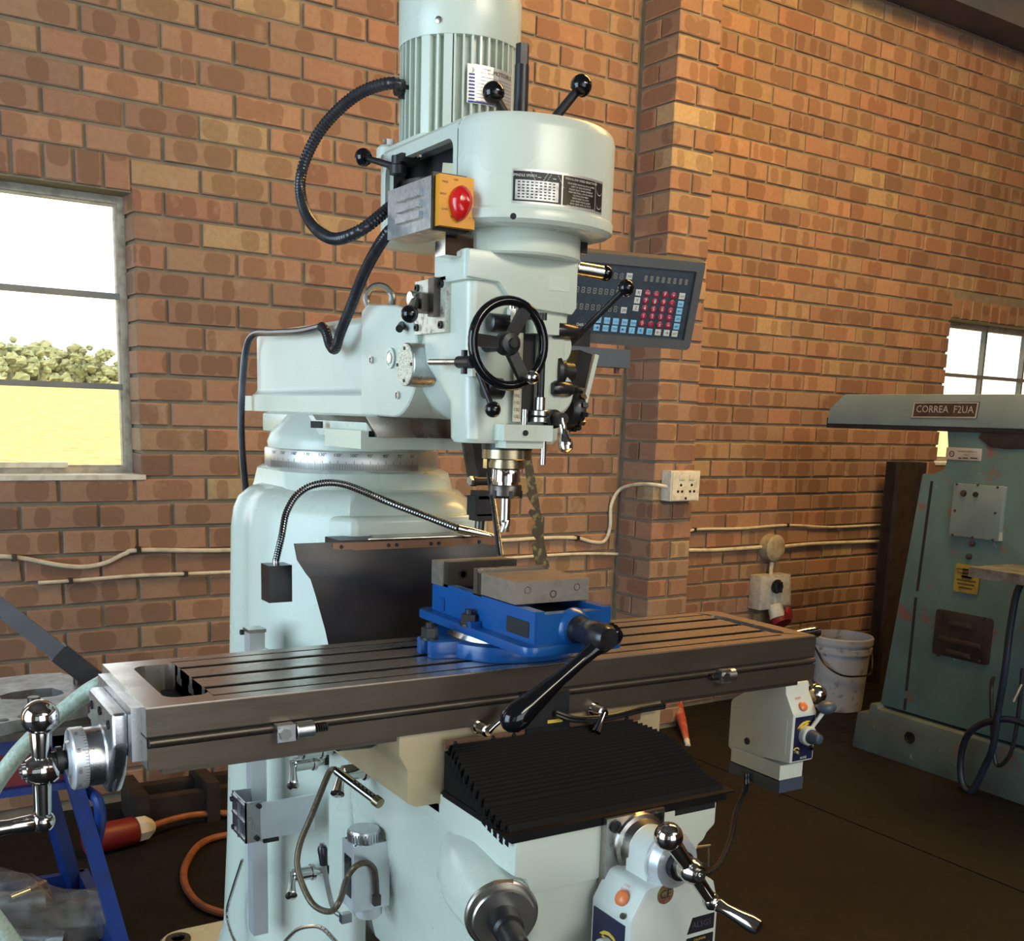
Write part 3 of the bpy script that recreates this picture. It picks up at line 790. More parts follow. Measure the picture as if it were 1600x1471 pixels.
# fine feed hand wheel
wc = aty(795, 537, YF - .060)
R_ = 0.0570
wheel = mp('hand_wheel', G().torus(wc, (0, 1, 0), R_, .0068, 44, 12), GLOSSB)
g = G()
for k, ad in enumerate((62, 178, 300)):
    a = math.radians(ad); e = Vector((math.cos(a), 0, math.sin(a))); t2 = Vector((-e.z, 0, e.x))
    i0 = wc + e * .014 + Vector((0, .004, 0)); o0 = wc + e * (R_ - .003)
    def q(c_, w_, h_): return [c_ + t2 * w_ + Vector((0, h_, 0)), c_ - t2 * w_ + Vector((0, h_, 0)), c_ - t2 * w_ - Vector((0, h_, 0)), c_ + t2 * w_ - Vector((0, h_, 0))]
    g.loft([q(i0, .0075, .005), q(o0, .0085, .004)])
mp('spokes', g, BLACKM, wheel)
mp('hub', G().lathe(wc + Vector((0, .012, 0)), (0, -1, 0), [(0, .016), (.016, .016), (.020, .014), (.022, .007), (.026, .006)], 28).cyl(wc + Vector((0, .06, 0)), wc, .010, None, 18), BLACKM, wheel)
kb = aty(832, 590, wc.y - .022)
mp('wheel_knob', G().lathe(wc + Vector((.026, -.004, -.0475)), (kb - (wc + Vector((.026, -.004, -.0475)))), [(0, .0045), (.012, .0045), (.018, .006)], 14).sphere(kb, .0095), CHROME, wheel)

# quill slot, stop screw, scale and knobs on the front of the head
yf = YF
mp('quill_slot', G().box((SX - .018, yf - .002, 1.30), (SX + .008, yf + .01, 1.45)), DARKIN, head)
yq = yf - .014
sc0 = aty(822, 520, yq); sc1 = aty(811, 642, yq)
strip = mp('quill_scale', G().box((sc0.x - .016, yq + .002, 1.300), (sc0.x - .003, yq + .004, 1.425), 0.0), FILM)
gt = G()
for k in range(60):
    z = 1.305 + k * .002; L = .006 if k % 5 == 0 else .0035
    gt.add([(sc0.x - .003 - L, yq + .0017, z), (sc0.x - .003, yq + .0017, z), (sc0.x - .003, yq + .0017, z + .0005), (sc0.x - .003 - L, yq + .0017, z + .0005)], [(0, 1, 2, 3)])
mp('scale_marks', gt, INKB, strip, smooth=0)
for k in range(12):
    text('scale_number', str(130 - 10 * k - 0) if k else '120', (sc0.x - .0118, yq + .0016, 1.3075 + k * .0098), (1, 0, 0), (0, 0, 1), .0062, INKB, strip)
xs = aty(845, 600, yq).x
stop = mp('depth_stop_screw', G().cyl((xs, yq, 1.30), (xs, yq, 1.455), .0056, None, 16), BLACKM)
mp('stop_sleeve', G().cyl((xs, yq, 1.318), (xs, yq, 1.336), .0075, None, 18), STEELB, stop)
for z in (1.300, 1.3095):
    mp('stop_nut', G().lathe((xs, yq, z), (0, 0, 1), [(0, .0125), (.001, .0138), (.007, .0138), (.008, .0125)], 24), STEELB, stop)
mp('guide_rod', G().cyl((xs - .026, yq, 1.292), (xs - .026, yq, 1.318), .0045, None, 12), STEELB, stop)
mp('upper_bracket', G().box((xs - .022, yf - .024, 1.425), (xs + .022, yf + .004, 1.444), .003), PAINT, stop)
z0 = 1.270
qx0 = aty(788, 675, yf - .028).x; qx1 = aty(864, 675, yf - .028).x
mp('quill_collar', G().box((qx0, yf - .028, 1.273), (qx1, yf + .004, 1.296), .003).box(((qx0 + qx1) / 2 + .008, yf - .0285, 1.273), ((qx0 + qx1) / 2 + .0095, yf - .027, 1.296)), PAINT)
mp('quill_collar_foot', G().box((qx0 + .008, yf - .02, 1.262), (qx1 - .01, yf + .01, 1.274), .002), PAINT)
mp('plunger', G().cyl((qx0 + .035, yf - .028, 1.2845), (qx0 + .035, yf - .0305, 1.2845), .0042, None, 12), BLACKM)
p = aty(801, 453, yf - .01)
mp('oil_cup', G().cyl((p.x, yf - .01, 1.442), (p.x, yf - .01, 1.457), .0075, None, 6).cyl((p.x, yf - .01, 1.457), (p.x, yf - .01, 1.462), .0055, None, 12), STEELB)
# knobs beside the wheel (black rubbery bumps)
gk = [(aty(778, 505, yf - .012), .013), (aty(770, 607, yf - .012), .015), (aty(868, 604, yf + .01), .013), (aty(868, 516, yf + .02), .012)]
for p, r in gk[:2]:
    mp('stop_knob', G().tube([p - Vector((.016, 0, 0)), p - Vector((.013, 0, 0)), p + Vector((.013, 0, 0)), p + Vector((.016, 0, 0))], [r * .6, r, r, r * .6], 16), BLACK)
# lobes on the right of the head
for (z, r) in ((1.412, .030), (1.345, .036)):
    mp('side_lobe', G().lathe((SX + .050, yf + .004, z), (0, 1, 0), [(0, r * .85), (.006, r), (.035, r), (.05, r * .6)], 28), PAINT)
for (px, py, L) in ((862, 516, .050), (862, 607, .040)):
    p = aty(px, py, yf - .002)
    mp('handle_socket', G().tube([p, p + Vector((.006, 0, 0)), p + Vector((L - .006, .006, 0)), p + Vector((L, .006, 0))], [.008, .0115, .0115, .008], 18), BLACK)
# quill feed lever on the right
b0 = aty(872, 556, SY - .02); b1 = aty(978, 450, SY - .10)
hub = mp('feed_hub', G().lathe(aty(862, 580, SY - .04), (1, 0, 0), [(0, .024), (.006, .025), (.008, .021), (.016, .020), (.018, .015), (.030, .014), (.036, .014)], 30), BLACKM)
fl_ = ball_lever(hub, b0, b1, .0050, .0125, 'quill_lever')
# oil dial plate and clutch box behind
p = aty(890, 577, SY)
mp('feed_box', G().cbox(p + Vector((.006, 0, 0)), (.026, .05, .052), Matrix.Rotation(0.22, 3, 'Y'), .003), BLACK)
p = aty(906, 600, SY + .04)
mp('index_plate', G().cbox(p + Vector((-.006, 0, -.006)), (.008, .07, .105), Matrix.Rotation(0.24, 3, 'Y'), .002), PAINT)
p = aty(886, 640, SY - .02)
gg = G()
for k in range(14):
    a = 2 * PI * k / 14; gg.cbox(p + Vector((.012, math.sin(a) * .030, math.cos(a) * .030)), (.010, .007, .007), Matrix.Rotation(-a, 3, 'X'))
gg.lathe(p + Vector((-.004, 0, 0)), (1, 0, 0), [(0, .024), (.008, .029), (.020, .029), (.026, .018)], 28)
mp('feed_knob', gg, BLACK)
p0 = aty(860, 655, SY - .06); p1 = aty(884, 695, SY - .10); pb = aty(877, 655, SY - .09)
lk = mp('quill_lock', G().lathe(p0, pb - p0, [(0, .014), (.012, .014), (.014, .010), ((pb - p0).length + .006, .009)], 20), BLACKM)
d_ = (p1 - pb)
mp('lock_handle', G().lathe(pb, d_, [(0, .007), (.010, .0055), (d_.length * .6, .0062), (d_.length * .82, .0095), (d_.length, .0115), (d_.length + .008, .0095), (d_.length + .012, .003)], 18), CHROME, lk)
lpx = aty(849, 700, yf).x
mp('lock_pin', G().cyl((lpx, yf, 1.238), (lpx, yf, 1.275), .0042, None, 14), STEELB)
# small black lever under the wheel
ball_lever(mill, aty(748, 582, yf - .012), aty(770, 640, yf - .035), .0048, .0115, 'clutch_lever')
mp('lever_boss', G().cbox(aty(742, 572, yf + .004), (.024, .03, .03), None, .003), PAINT)
# short black ball handle at the upper right
p0 = aty(893, 418, SY - .01); p1 = aty(946, 427, SY - .02)
hs = mp('speed_change_handle', G().lathe(p0, p1 - p0, [(0, .016), (.006, .0155), (.006, .0105), ((p1 - p0).length - .006, .0105)], 22), STEELB)
mp('ball', G().sphere(p1, .0118), GLOSSB, hs)

# ---- nose
nose = mp('quill_nose', G().lathe((SX, SY, 1.272), (0, 0, -1), [(0, .043), (.003, .043), (.004, .039), (.014, .039), (.014, .0385)], 40), BLACKM)
mp('nose_ring', G().lathe((SX, SY, 1.2585), (0, 0, -1), [(0, .0365), (.001, .038), (.014, .038), (.0155, .036)], 40), BRONZE, nose)
mp('spindle_end', G().lathe((SX, SY, 1.243), (0, 0, -1), [(0, .026), (.004, .026), (.004, .0275), (.013, .0275)], 36), BRONZE, nose)
chuck = thing('collet_chuck', (SX, SY, 1.18), 'steel collet chuck with an end mill in the spindle above the vise', 'tool holder')
ob('chuck_body', G().lathe((SX, SY, 1.2295), (0, 0, -1), [(0, .0215), (.0015, .0225), (.020, .0225), (.020, .0195), (.027, .0195)], 40), CHROME, chuck)
ob('collet_nut', G().lathe((SX, SY, 1.2045), (0, 0, -1), [(0, .0235), (.0015, .0245), (.016, .0245), (.020, .021), (.0205, .011)], 40), STEELD, chuck)
g = G()
for k in range(6):
    a = 2 * PI * k / 6 + .3; e = Vector((math.cos(a), math.sin(a), 0)); g.cbox(Vector((SX, SY, 1.1905)) + e * .0245, (.003, .005, .012), rotz(a), .001)
ob('wrench_slots', g, INKB, chuck)
ob('cutter_shank', G().lathe((SX, SY, 1.185), (0, 0, -1), [(0, .0085), (.034, .0085)], 24), CHROME, chuck)
g = G(); rings = []
for k in range(15):
    z = 1.152 - k * .0014; tw = k * .22; rr = []
    for i in range(24):
        a = 2 * PI * i / 24; r = .0088 * (0.72 + 0.28 * abs(math.cos(a * 1.0 + tw))); rr.append(Vector((SX + r * math.cos(a), SY + r * math.sin(a), z)))
    rings.append(rr)
ob('cutter_flutes', g.loft(rings), STEELB, chuck)

# ---- belt housing
def stad(rf, hw, yb, rc, n=14):
    out = []
    for k in range(n + 1):
        a = math.radians(180 + 180 * k / n); out.append((SX + rf * math.cos(a), SY + rf * math.sin(a)))
    for cx_, a0 in ((SX + hw - rc, 0), (SX - hw + rc, 90)):
        for k in range(6):
            a = math.radians(a0 + 90 * k / 5); out.append((cx_ + rc * math.cos(a), yb - rc + rc * math.sin(a)))
    return out
BZ0, BZ1 = 1.564, 1.704
EY = SY - .055; EA, EB = .1215, .0865        # front of the housing: straight flanks, elliptic nose
def D_front(f_, z):
    pts_ = [Vector((SX + EA * f_ * math.cos(math.radians(180 + 180 * k / 24)), EY + EB * f_ * math.sin(math.radians(180 + 180 * k / 24)), z)) for k in range(25)]
    return [Vector((SX - EA * f_, EY + .008, z))] + pts_ + [Vector((SX + EA * f_, EY + .008, z))]
bh = mp('belt_housing', G().loft([D_front(1.0, BZ0 + .018), D_front(1.0, BZ1 - .016), D_front(.972, BZ1 - .005), D_front(.925, BZ1)]), PAINT)
hw, yb = .1215, .372
# rear box: top, floor, right wall, back wall, left wall with window
g = G().prism(rrect(SX - .1124, SX + .1124, EY - .02, yb - .008, .02), 'z', BZ1 - .014, BZ1, .004)
mp('housing_top', g, PAINT, bh)
def lip(f_, z):
    out = [Vector((SX + EA * f_ * math.cos(math.radians(180 + 180 * k / 24)), EY + EB * f_ * math.sin(math.radians(180 + 180 * k / 24)), z)) for k in range(25)]
    for cx_, a0 in ((SX + hw * f_ - .05, 0), (SX - hw * f_ + .05, 90)):
        for k in range(6): a = math.radians(a0 + 90 * k / 5); out.append(Vector((cx_ + .05 * math.cos(a), yb + .003 - .05 + .05 * math.sin(a), z)))
    return out
mp('housing_lip', G().loft([lip(.95, BZ0), lip(1.012, BZ0 + .005), lip(1.02, BZ0 + .017), lip(1.003, BZ0 + .020)]), PAINT, bh)
wo = [atx(715, 225, SX - hw), atx(700, 228, SX - hw), atx(596, 265, SX - hw), atx(600, 315, SX - hw), atx(713, 285, SX - hw)]
wy0, wy1 = wo[0].y, atx(597, 290, SX - hw).y
wz0, wz1 = 1.600, 1.680
g = G().ring(rrect_outer(EY + .006, yb - .05, BZ0 + .018, BZ1 - .008, 6), rrect(max(wy0, EY + .020), min(wy1, yb - .056), wz0, wz1, .016, 6), 'x', SX - hw, SX - hw + .012)
mp('housing_side', g, PAINT, bh)
bk = [(SX + hw, EY), (SX + hw, yb - .05)]
for k in range(6): a = math.radians(90 * k / 5); bk.append((SX + hw - .05 + .05 * math.cos(a), yb - .05 + .05 * math.sin(a)))
for k in range(6): a = math.radians(90 + 90 * k / 5); bk.append((SX - hw + .05 + .05 * math.cos(a), yb - .05 + .05 * math.sin(a)))
inn = [(SX + (q[0] - SX) * .90, yb - .012 - (yb - q[1]) * .95) for q in bk]
mp('housing_back', G().ring(bk + [], inn, 'z', BZ0 + .02, BZ1 - .006) if False else G().prism(bk + inn[::-1], 'z', BZ0 + .02, BZ1 - .006), PAINT, bh)
mp('edge_fillet', G().prism([(SX - hw, BZ1 - .010), (SX - hw + .004, BZ1 - .003), (SX - .1124, BZ1), (SX - .09, BZ1 - .002), (SX - .1124, BZ1 - .012)], 'y', EY, yb - .045), PAINT, bh)
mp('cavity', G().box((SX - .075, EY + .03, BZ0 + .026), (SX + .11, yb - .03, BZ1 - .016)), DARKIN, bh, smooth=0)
mp('drive_pulley', G().lathe((SX, .31, BZ0 + .026), (0, 0, 1), [(0, .085), (.03, .085), (.03, .095), (.07, .095)], 32), STEELD, bh)
mp('drive_belt', G().cbox((SX - .092, .13, 1.645), (.006, .10, .018), Matrix.Rotation(.2, 3, 'X')), FILM, bh)
# tension lever inside the opening
pv = atx(622, 262, SX - hw - .004)
tl = mp('tension_pivot', G().lathe(pv - Vector((0, 0, .010)), (0, 0, 1), [(0, .013), (.012, .013), (.014, .010), (.026, .010)], 20), BLACKM, bh)
ball_lever(tl, pv, atx(568, 246, SX - hw - .03), .0052, .0135, 'tension_lever')
mp('pivot_bracket', G().cbox(pv + Vector((.012, 0, .012)), (.03, .034, .012), None, .002), BLACKM, bh)
for (px, py) in ((657, 243), (612, 262)):
    mp('bracket_screw', G().cyl(atx(px, py, SX - hw + .004), atx(px, py, SX - hw + .004) - Vector((.004, 0, 0)), .004, None, 8), CHROME, bh)
# dark slot under front lip
mp('lip_hole', G().cyl(aty(802, 338, -.0100), aty(802, 338, -.006), .0042, None, 12), INKB, bh)
# speed plates on the curved front
def on_front(ang, z, r=.1388):
    f_ = 1 + (r - .1388) / .11; return Vector((SX + EA * f_ * math.cos(ang), EY + EB * f_ * math.sin(ang), z))
def curved(name, a0, a1, z0, z1, mat, par, r=.1392, n=10):
    gq = G()
    for k in range(n):
        b0_, b1_ = a0 + (a1 - a0) * k / n, a0 + (a1 - a0) * (k + 1) / n
        gq.add([on_front(b0_, z0, r), on_front(b1_, z0, r), on_front(b1_, z1, r), on_front(b0_, z1, r)], [(0, 1, 2, 3)])
    return mp(name, gq, mat, par, smooth=60)
def front_ang(px, py):
    d = ray(px, py); ox, oy = (CAM.x - SX) / EA, (CAM.y - EY) / EB; dx_, dy_ = d.x / EA, d.y / EB
    A_ = dx_ ** 2 + dy_ ** 2; B_ = 2 * (ox * dx_ + oy * dy_); C_ = ox * ox + oy * oy - 1
    t_ = (-B_ - math.sqrt(max(B_ * B_ - 4 * A_ * C_, 0))) / (2 * A_); p_ = CAM + d * t_
    return math.atan2((p_.y - EY) / EB, (p_.x - SX) / EA), p_.z
aA, zA = front_ang(801, 264); aB, zB = front_ang(800, 316); aC, zC = front_ang(879, 290); aD, zD = front_ang(941, 300)
pz0, pz1 = zB - .001, zA + .001
sp = curved('speed_plate', aA, aD, pz0, pz1, LABELS, bh, .1391, 24)
aw = aC - aA
curved('speed_table_ground', aA + .012, aC - .012, pz0 + .003, pz1 - .003, INKB, sp, .1394)
curved('speed_table', aA + .04, aC - .05, pz0 + .005, pz0 + .030, mk('speed_table_print', (0.62, 0.60, 0.58), 0.35, 0.3, (0.35, 0.33, 0.33), 90), sp, .1396)
curved('speed_text_ground', aC + .008, aD - .16, pz0 + .003, pz1 - .003, PLATEG, sp, .1394)
curved('clutch_diagram_ground', aD - .145, aD - .012, pz0 + .003, pz1 - .003, INKB, sp, .1394)
def curved_text(body, a, z, h, mat, par):
    e = Vector((-EA * math.sin(a), EB * math.cos(a), 0)); return text('plate_lettering', body, on_front(a, z, .1399), e, (0, 0, 1), h, mat, par)
curved_text('SPINDLE SPEEDS', aA + .15, pz1 - .0085, .0046, INKW, sp); curved_text('r.p.m', aA + .12, pz1 - .0145, .0045, INKW, sp)
gl = G()
for k in range(6):
    for i in range(9):
        a = aA + .07 + i * (aw - .14) / 9; z = pz0 + .0075 + k * .0038
        gl.add([on_front(a, z, .1398), on_front(a + .03, z, .1398), on_front(a + .03, z + .0016, .1398), on_front(a, z + .0016, .1398)], [(0, 1, 2, 3)])
mp('speed_figures', gl, INKB, sp, smooth=0)
def zig(gq, ac, zt, up):
    for s_ in (-1, 1):
        for k in range(6):
            w0 = (.105 - .014 * k) if not up else (.04 + .014 * k)
            a_1 = ac + s_ * w0; a_2 = ac + s_ * (w0 - .016 if not up else w0 + .002)
            z_1 = zt - k * .0026
            for (p_, q_) in (((a_1, z_1), (a_2, z_1 - .0013)), ((a_2, z_1 - .0013), (a_1 - s_ * (.014 if not up else -.014), z_1 - .0026))):
                A1 = on_front(p_[0], p_[1], .1398); A2 = on_front(q_[0], q_[1], .1398); dz_ = Vector((0, 0, .0006))
                gq.add([A1, A2, A2 + dz_, A1 + dz_], [(0, 1, 2, 3)])
    A1 = on_front(ac - .02, zt - .012, .1398); A2 = on_front(ac + .02, zt - .012, .1398)
    for dz2 in (0, .006): gq.add([A1 + Vector((0, 0, dz2)), A2 + Vector((0, 0, dz2)), A2 + Vector((0, 0, dz2 + .0008)), A1 + Vector((0, 0, dz2 + .0008))], [(0, 1, 2, 3)])
gz = G(); zig(gz, aA + aw * .53, pz1 - .004, False); zig(gz, aA + aw * .83, pz1 - .004, True)
mp('pulley_diagram', gz, INKW, sp, smooth=0)
aT = (aC + aD - .15) / 2
curved_text('HIGH & LOW SPEED SELECTION', aT, pz1 - .007, .0040, INKW, sp)
for k, ln in enumerate(('HIGH SPEED MOVE CLUTCH LEVER', 'SHIFT AT HIGH POSITION', 'PULLEY ONLY WHEN SPINDLE', 'HIGH-NEUTRAL-LOW IN HAND', 'CLUTCH IS IN MESH', 'FROM HIGH TO LOW', 'LOW SPEED MOVE LEVER', 'BACK GEAR AND CLUTCH', 'WHILE MOVING SPINDLE BY HAND')):
    curved_text(ln, aT, pz1 - .0125 - k * .0036, .0031, INKW, sp)
gl = G()
for (za, zb, r_) in ((pz1 - .014, pz1 - .022, .05), (pz0 + .012, pz0 + .006, .05)):
    for k in range(10):
        a1_ = PI * k / 10; a2_ = PI * (k + 1) / 10; ac = aD - .08
        A1 = on_front(ac + r_ * math.cos(a1_), za - .006 * math.sin(a1_), .1398); A2 = on_front(ac + r_ * math.cos(a2_), za - .006 * math.sin(a2_), .1398); dz_ = Vector((0, 0, .0008))
        gl.add([A1, A2, A2 + dz_, A1 + dz_], [(0, 1, 2, 3)])
mp('clutch_diagram', gl, INKW, sp, smooth=0)

# ---- motor
MY = .302; MX = SX - .004; MR = .093
mflange = mp('motor_flange', G().prism(rrect(MX - .098, MX + .098, MY - .08, MY + .085, .03), 'z', BZ1 - .004, BZ1 + .012, .004), PAINT)
pn = atx(625, 222, MX - .085)
mp('flange_lug', G().lathe((MX - .088, MY + .066, BZ1 - .004), (0, 0, 1), [(0, .020), (.016, .019), (.020, .015)], 20), PAINT, mflange)
mp('flange_nut', G().hexn((MX - .088, MY + .066, BZ1 + .014), (0, 0, 1), .0095, .012), STEELB, mflange, smooth=0)
motor = mp('motor', G().lathe((MX, MY, BZ1 + .008), (0, 0, 1), [(0, .078), (.006, .081), (.150, .081), (.152, .076)], 64), PAINT)
MZ1 = BZ1 + .156
for k in range(44):
    a = 2 * PI * k / 44
    da = math.degrees(a) % 360
    if 226 < da < 236 or 205 < da < 213: continue
    e = Vector((math.cos(a), math.sin(a), 0))
    mp('cooling_fin', G().cbox(Vector((MX, MY, (BZ1 + .010 + MZ1) / 2)) + e * .0835, (.017, .0030, MZ1 - BZ1 - .016), rotz(a)), PAINT, motor, smooth=0)
for da in (209, 231):
    a = math.radians(da); e = Vector((math.cos(a), math.sin(a), 0))
    mp('motor_foot_pad', G().cbox(Vector((MX, MY, (BZ1 + .010 + MZ1) / 2)) + e * .083, (.018, .013, MZ1 - BZ1 - .016), rotz(a), .002), PAINT, motor)
cap = mp('fan_cover', G().lathe((MX, MY, MZ1 - .004), (0, 0, 1), [(0, .0930), (.002, .0940), (.070, .0940), (.082, .091), (.090, .083), (.094, .068), (.094, .02)], 72), PAINT, motor)
a = math.radians(222); e = Vector((math.cos(a), math.sin(a), 0))
mp('cover_screw', G().lathe(Vector((MX, MY, MZ1 + .014)) + e * .0930, e, [(0, .0055), (.003, .005), (.0035, .003)], 14), STEELB, cap)
# name plate
a0m, a1m = math.radians(249), math.radians(300)
def on_m(a, z, r=.0935): return Vector((MX + r * math.cos(a), MY + r * math.sin(a), z))
zt = BZ1 + .112; zb = BZ1 + .058
gq = G()
for k in range(8):
    b0_, b1_ = a0m + (a1m - a0m) * k / 8, a0m + (a1m - a0m) * (k + 1) / 8
    gq.add([on_m(b0_, zb), on_m(b1_, zb), on_m(b1_, zt), on_m(b0_, zt)], [(0, 1, 2, 3)])
np_ = mp('name_plate', gq, LABELS, motor, smooth=60)
def m_text(s_, a, z, h, m_): 
    e = Vector((math.cos(a), math.sin(a), 0)); text('plate_lettering', s_, on_m(a, z, .0940), Vector((-e.y, e.x, 0)), (0, 0, 1), h, m_, np_)
m_text('MOTOR', a0m + (a1m - a0m) * .68, zt - .008, .0085, INKB); m_text('CE', a0m + (a1m - a0m) * .91, zt - .008, .0075, INKB)
m_text('3 PHASE', a0m + (a1m - a0m) * .36, zt - .0055, .0042, INKB); m_text('INDUCTION', a0m + (a1m - a0m) * .36, zt - .0105, .0038, INKB); m_text('Jc', a0m + (a1m - a0m) * .12, zt - .008, .008, INKB)
gl = G(); gd = G()
for k in range(8):
    z = zb + .004 + k * .0048
    for (f0, f1, dz_) in ((.16, .97, .0005),):
        for i in range(6):
            A0 = a0m + (a1m - a0m) * (f0 + (f1 - f0) * i / 6); A1 = a0m + (a1m - a0m) * (f0 + (f1 - f0) * (i + 1) / 6)
            gl.add([on_m(A0, z, .0939), on_m(A1, z, .0939), on_m(A1, z + dz_, .0939), on_m(A0, z + dz_, .0939)], [(0, 1, 2, 3)])
    A0 = a0m + (a1m - a0m) * .03; A1 = a0m + (a1m - a0m) * .14
    gd.add([on_m(A0, z + .001, .0939), on_m(A1, z + .001, .0939), on_m(A1, z + .0035, .0939), on_m(A0, z + .0035, .0939)], [(0, 1, 2, 3)])
for i in range(6):
    A0 = a0m + (a1m - a0m) * (.02 + .96 * i / 6); A1 = a0m + (a1m - a0m) * (.02 + .96 * (i + 1) / 6)
    gd.add([on_m(A0, zb + .0005, .0938), on_m(A1, zb + .0005, .0938), on_m(A1, zb + .0035, .0938), on_m(A0, zb + .0035, .0938)], [(0, 1, 2, 3)])
mp('plate_rules', gl, INKBL, np_, smooth=0); mp('plate_blue_print', gd, INKBL, np_, smooth=0)

# drawbar and brake levers on the housing
db = mp('drawbar', G().cyl((SX + .004, SY - .003, BZ1), (SX + .004, SY - .003, 1.800), .0105, None, 20).lathe((SX + .004, SY - .003, 1.800), (0, 0, 1), [(0, .0098), (.028, .0098)], 6), BLACKM)
mp('drawbar_collar', G().lathe((SX + .004, SY - .003, BZ1 - .002), (0, 0, 1), [(0, .034), (.008, .034), (.010, .030), (.016, .026)], 32), BRONZE, db)
t1 = aty(908, 134, SY - .055); t2 = atx(771, 145, SX - .055)
ball_lever(mill, Vector((SX + .035, SY - .020, BZ1 + .010)), t1, .0072, .0155, 'brake_lever')
ball_lever(mill, Vector((SX - .022, SY - .022, BZ1 + .010)), t2, .0072, .0155, 'brake_lever')

# ---- motor switch box
bx0 = atx(683, 275, SX - .165); bxz1 = 1.622
SBX0, SBX1, SBY0, SBY1, SBZ0, SBZ1 = 0.408, 0.462, 0.065, 0.208, 1.553, 1.620
sw = mp('switch_box', G().box((SBX0, SBY0, SBZ0), (SBX1, SBY1, SBZ1), .0035), GALV)
for k in range(3):
    z = SBZ0 + .016 + k * .0145
    mp('louvre', G().box((SBX0 - .0065, SBY0 + .030, z), (SBX0 + .002, SBY0 + .105, z + .0085), .0040), GALV, sw)
mp('seal', G().box((SBX0 - .003, SBY0 - .004, SBZ0 - .004), (SBX1 + .004, SBY0 + .001, SBZ1 + .003), .003), BLACK, sw)
fp = mp('switch_face', G().box((SBX0 + .001, SBY0 - .016, SBZ0 + .001), (SBX1 + .001, SBY0 - .004, SBZ1 - .001), .003), YELL, sw)
kc = Vector(((SBX0 + SBX1) / 2 + .004, SBY0 - .016, (SBZ0 + SBZ1) / 2))
pts = []
for k in range(28):
    a = 2 * PI * k / 28
    r = .0185 + .0065 * max(0, math.cos(a - math.radians(262))) ** 6 + .002 * max(0, math.cos(a - math.radians(80))) ** 4
    pts.append((kc.x + r * .85 * math.cos(a), kc.z + r * math.sin(a)))
mp('switch_knob', G().loft([[Vector((kc.x + (q[0] - kc.x) * f_, kc.y + dy_, kc.z + (q[1] - kc.z) * f_)) for q in pts] for f_, dy_ in ((1.0, 0), (1.0, -.007), (.85, -.012), (.5, -.016))]), REDK, fp)
for (dx, dz_, s_) in ((-.002, .0285, 'OFF'), (-.018, .024, 'FWD'), (-.021, .008, 'HIGH'), (-.018, -.012, 'LOW'), (-.006, -.021, 'REV'), (.020, -.020, '2')):
    text('switch_lettering', s_, kc + Vector((dx - .004, -.0004, dz_ * .95)), (1, 0, 0), (0, 0, 1), .0040, INKB, fp)
mp('switch_bracket', G().box((SBX0 + .03, SBY0 + .02, SBZ0 - .03), (SBX1 + .02, SBY0 + .05, SBZ0), .003), CHROME, sw)

# ---- flexible conduits
def conduit(name, pts, r, mat=BLACKM, pitch=.0032, ribs=.07, parent=None, per=10):
    path = resample(smooth_path(pts, per), pitch)
    return mp(name, G().tube(path, r, 10, ribs=ribs), mat, parent)
CONDM = mk('black_conduit', (0.035, 0.035, 0.042), 0.25, 0.4, (0.055, 0.055, 0.06), 30)
mxl = MX - .09
conduit('motor_conduit', [Vector((MX - .088, MY + .012, 1.792)), atx(610, 130, .455), atx(555, 150, .42), atx(500, 205, .39), atx(470, 275, .375), atx(478, 335, .365), atx(515, 372, .36), atx(560, 362, .375), atx(612, 322, SBX0 + .02)], .0088, CONDM, .0030)
mp('conduit_gland', G().lathe((MX - .082, MY + .012, 1.792), (-1, 0, .0), [(0, .014), (.012, .014), (.012, .011), (.020, .011)], 18), BLACK)
c2 = [atx(618, 352, SBX0 + .012), atx(598, 375, .415), atx(570, 425, .43), atx(548, 480, .445), atx(532, 520, .455), atx(524, 545, .462), atx(516, 540, .470), atx(509, 518, .474), atx(502, 510, .476)]
conduit('supply_conduit', c2, .0086, CONDM, .0030)
c3 = [atx(502, 511, .476), atx(470, 518, .474), atx(430, 520, .472), atx(398, 522, .468), atx(385, 545, .462), atx(379, 600, .455), atx(377, 660, .450), atx(379, 710, .446), atx(384, 765, .44), atx(388, 800, .44)]
conduit('ram_conduit', c3, .0072, mk('conduit_sleeve', (0.05, 0.05, 0.062), 0.2, 0.3, (0.08, 0.08, 0.09), 20), .0060, .015)

# ---- rubber splash flap behind the table
yfp = 0.362
top_l = aty(460, 850, yfp); pts_l = [(460, 850), (463, 875), (475, 895), (483, 905), (492, 930), (502, 960), (509, 985), (514, 1008), (515, 1040)]
rows = []
for k, (px, py) in enumerate(pts_l):
    L = aty(px, py, yfp); t_ = k / (len(pts_l) - 1)
    right_x = 0.705 - 0.02 * math.sin(t_ * PI)
    row = []
    for i in range(13):
        f_ = i / 12; bul = .016 * math.sin(min(1, t_ * 1.6) * PI) * (0.6 + .4 * math.sin(f_ * 9))
        z_ = L.z + (0.02 * (1 - t_) + 0.0) * 0 * f_
        row.append(Vector((L.x + (right_x - L.x) * f_, yfp - bul, z_)))
    rows.append(row)
g = G()
for off in (0, .003):
    o = len(g.v)
    g.v += [tuple(p + Vector((0, off, 0))) for r in rows for p in r]
    for k in range(len(rows) - 1):
        for i in range(12): g.f.append((o + k * 13 + i, o + k * 13 + i + 1, o + (k + 1) * 13 + i + 1, o + (k + 1) * 13 + i))
flap = mp('rubber_flap', g, RUBBER, smooth=60)
zt = top_l.z
mp('flap_strip', G().box((0.385, yfp - .004, zt - .014), (0.700, yfp - .0005, zt - .001)), COPPER, flap)
for x_ in (.40, .485, .50, .565, .58, .66): mp('strip_screw', G().lathe((x_, yfp - .004, zt - .0075), (0, -1, 0), [(0, .0035), (.002, .003)], 12), BLACKM, flap)
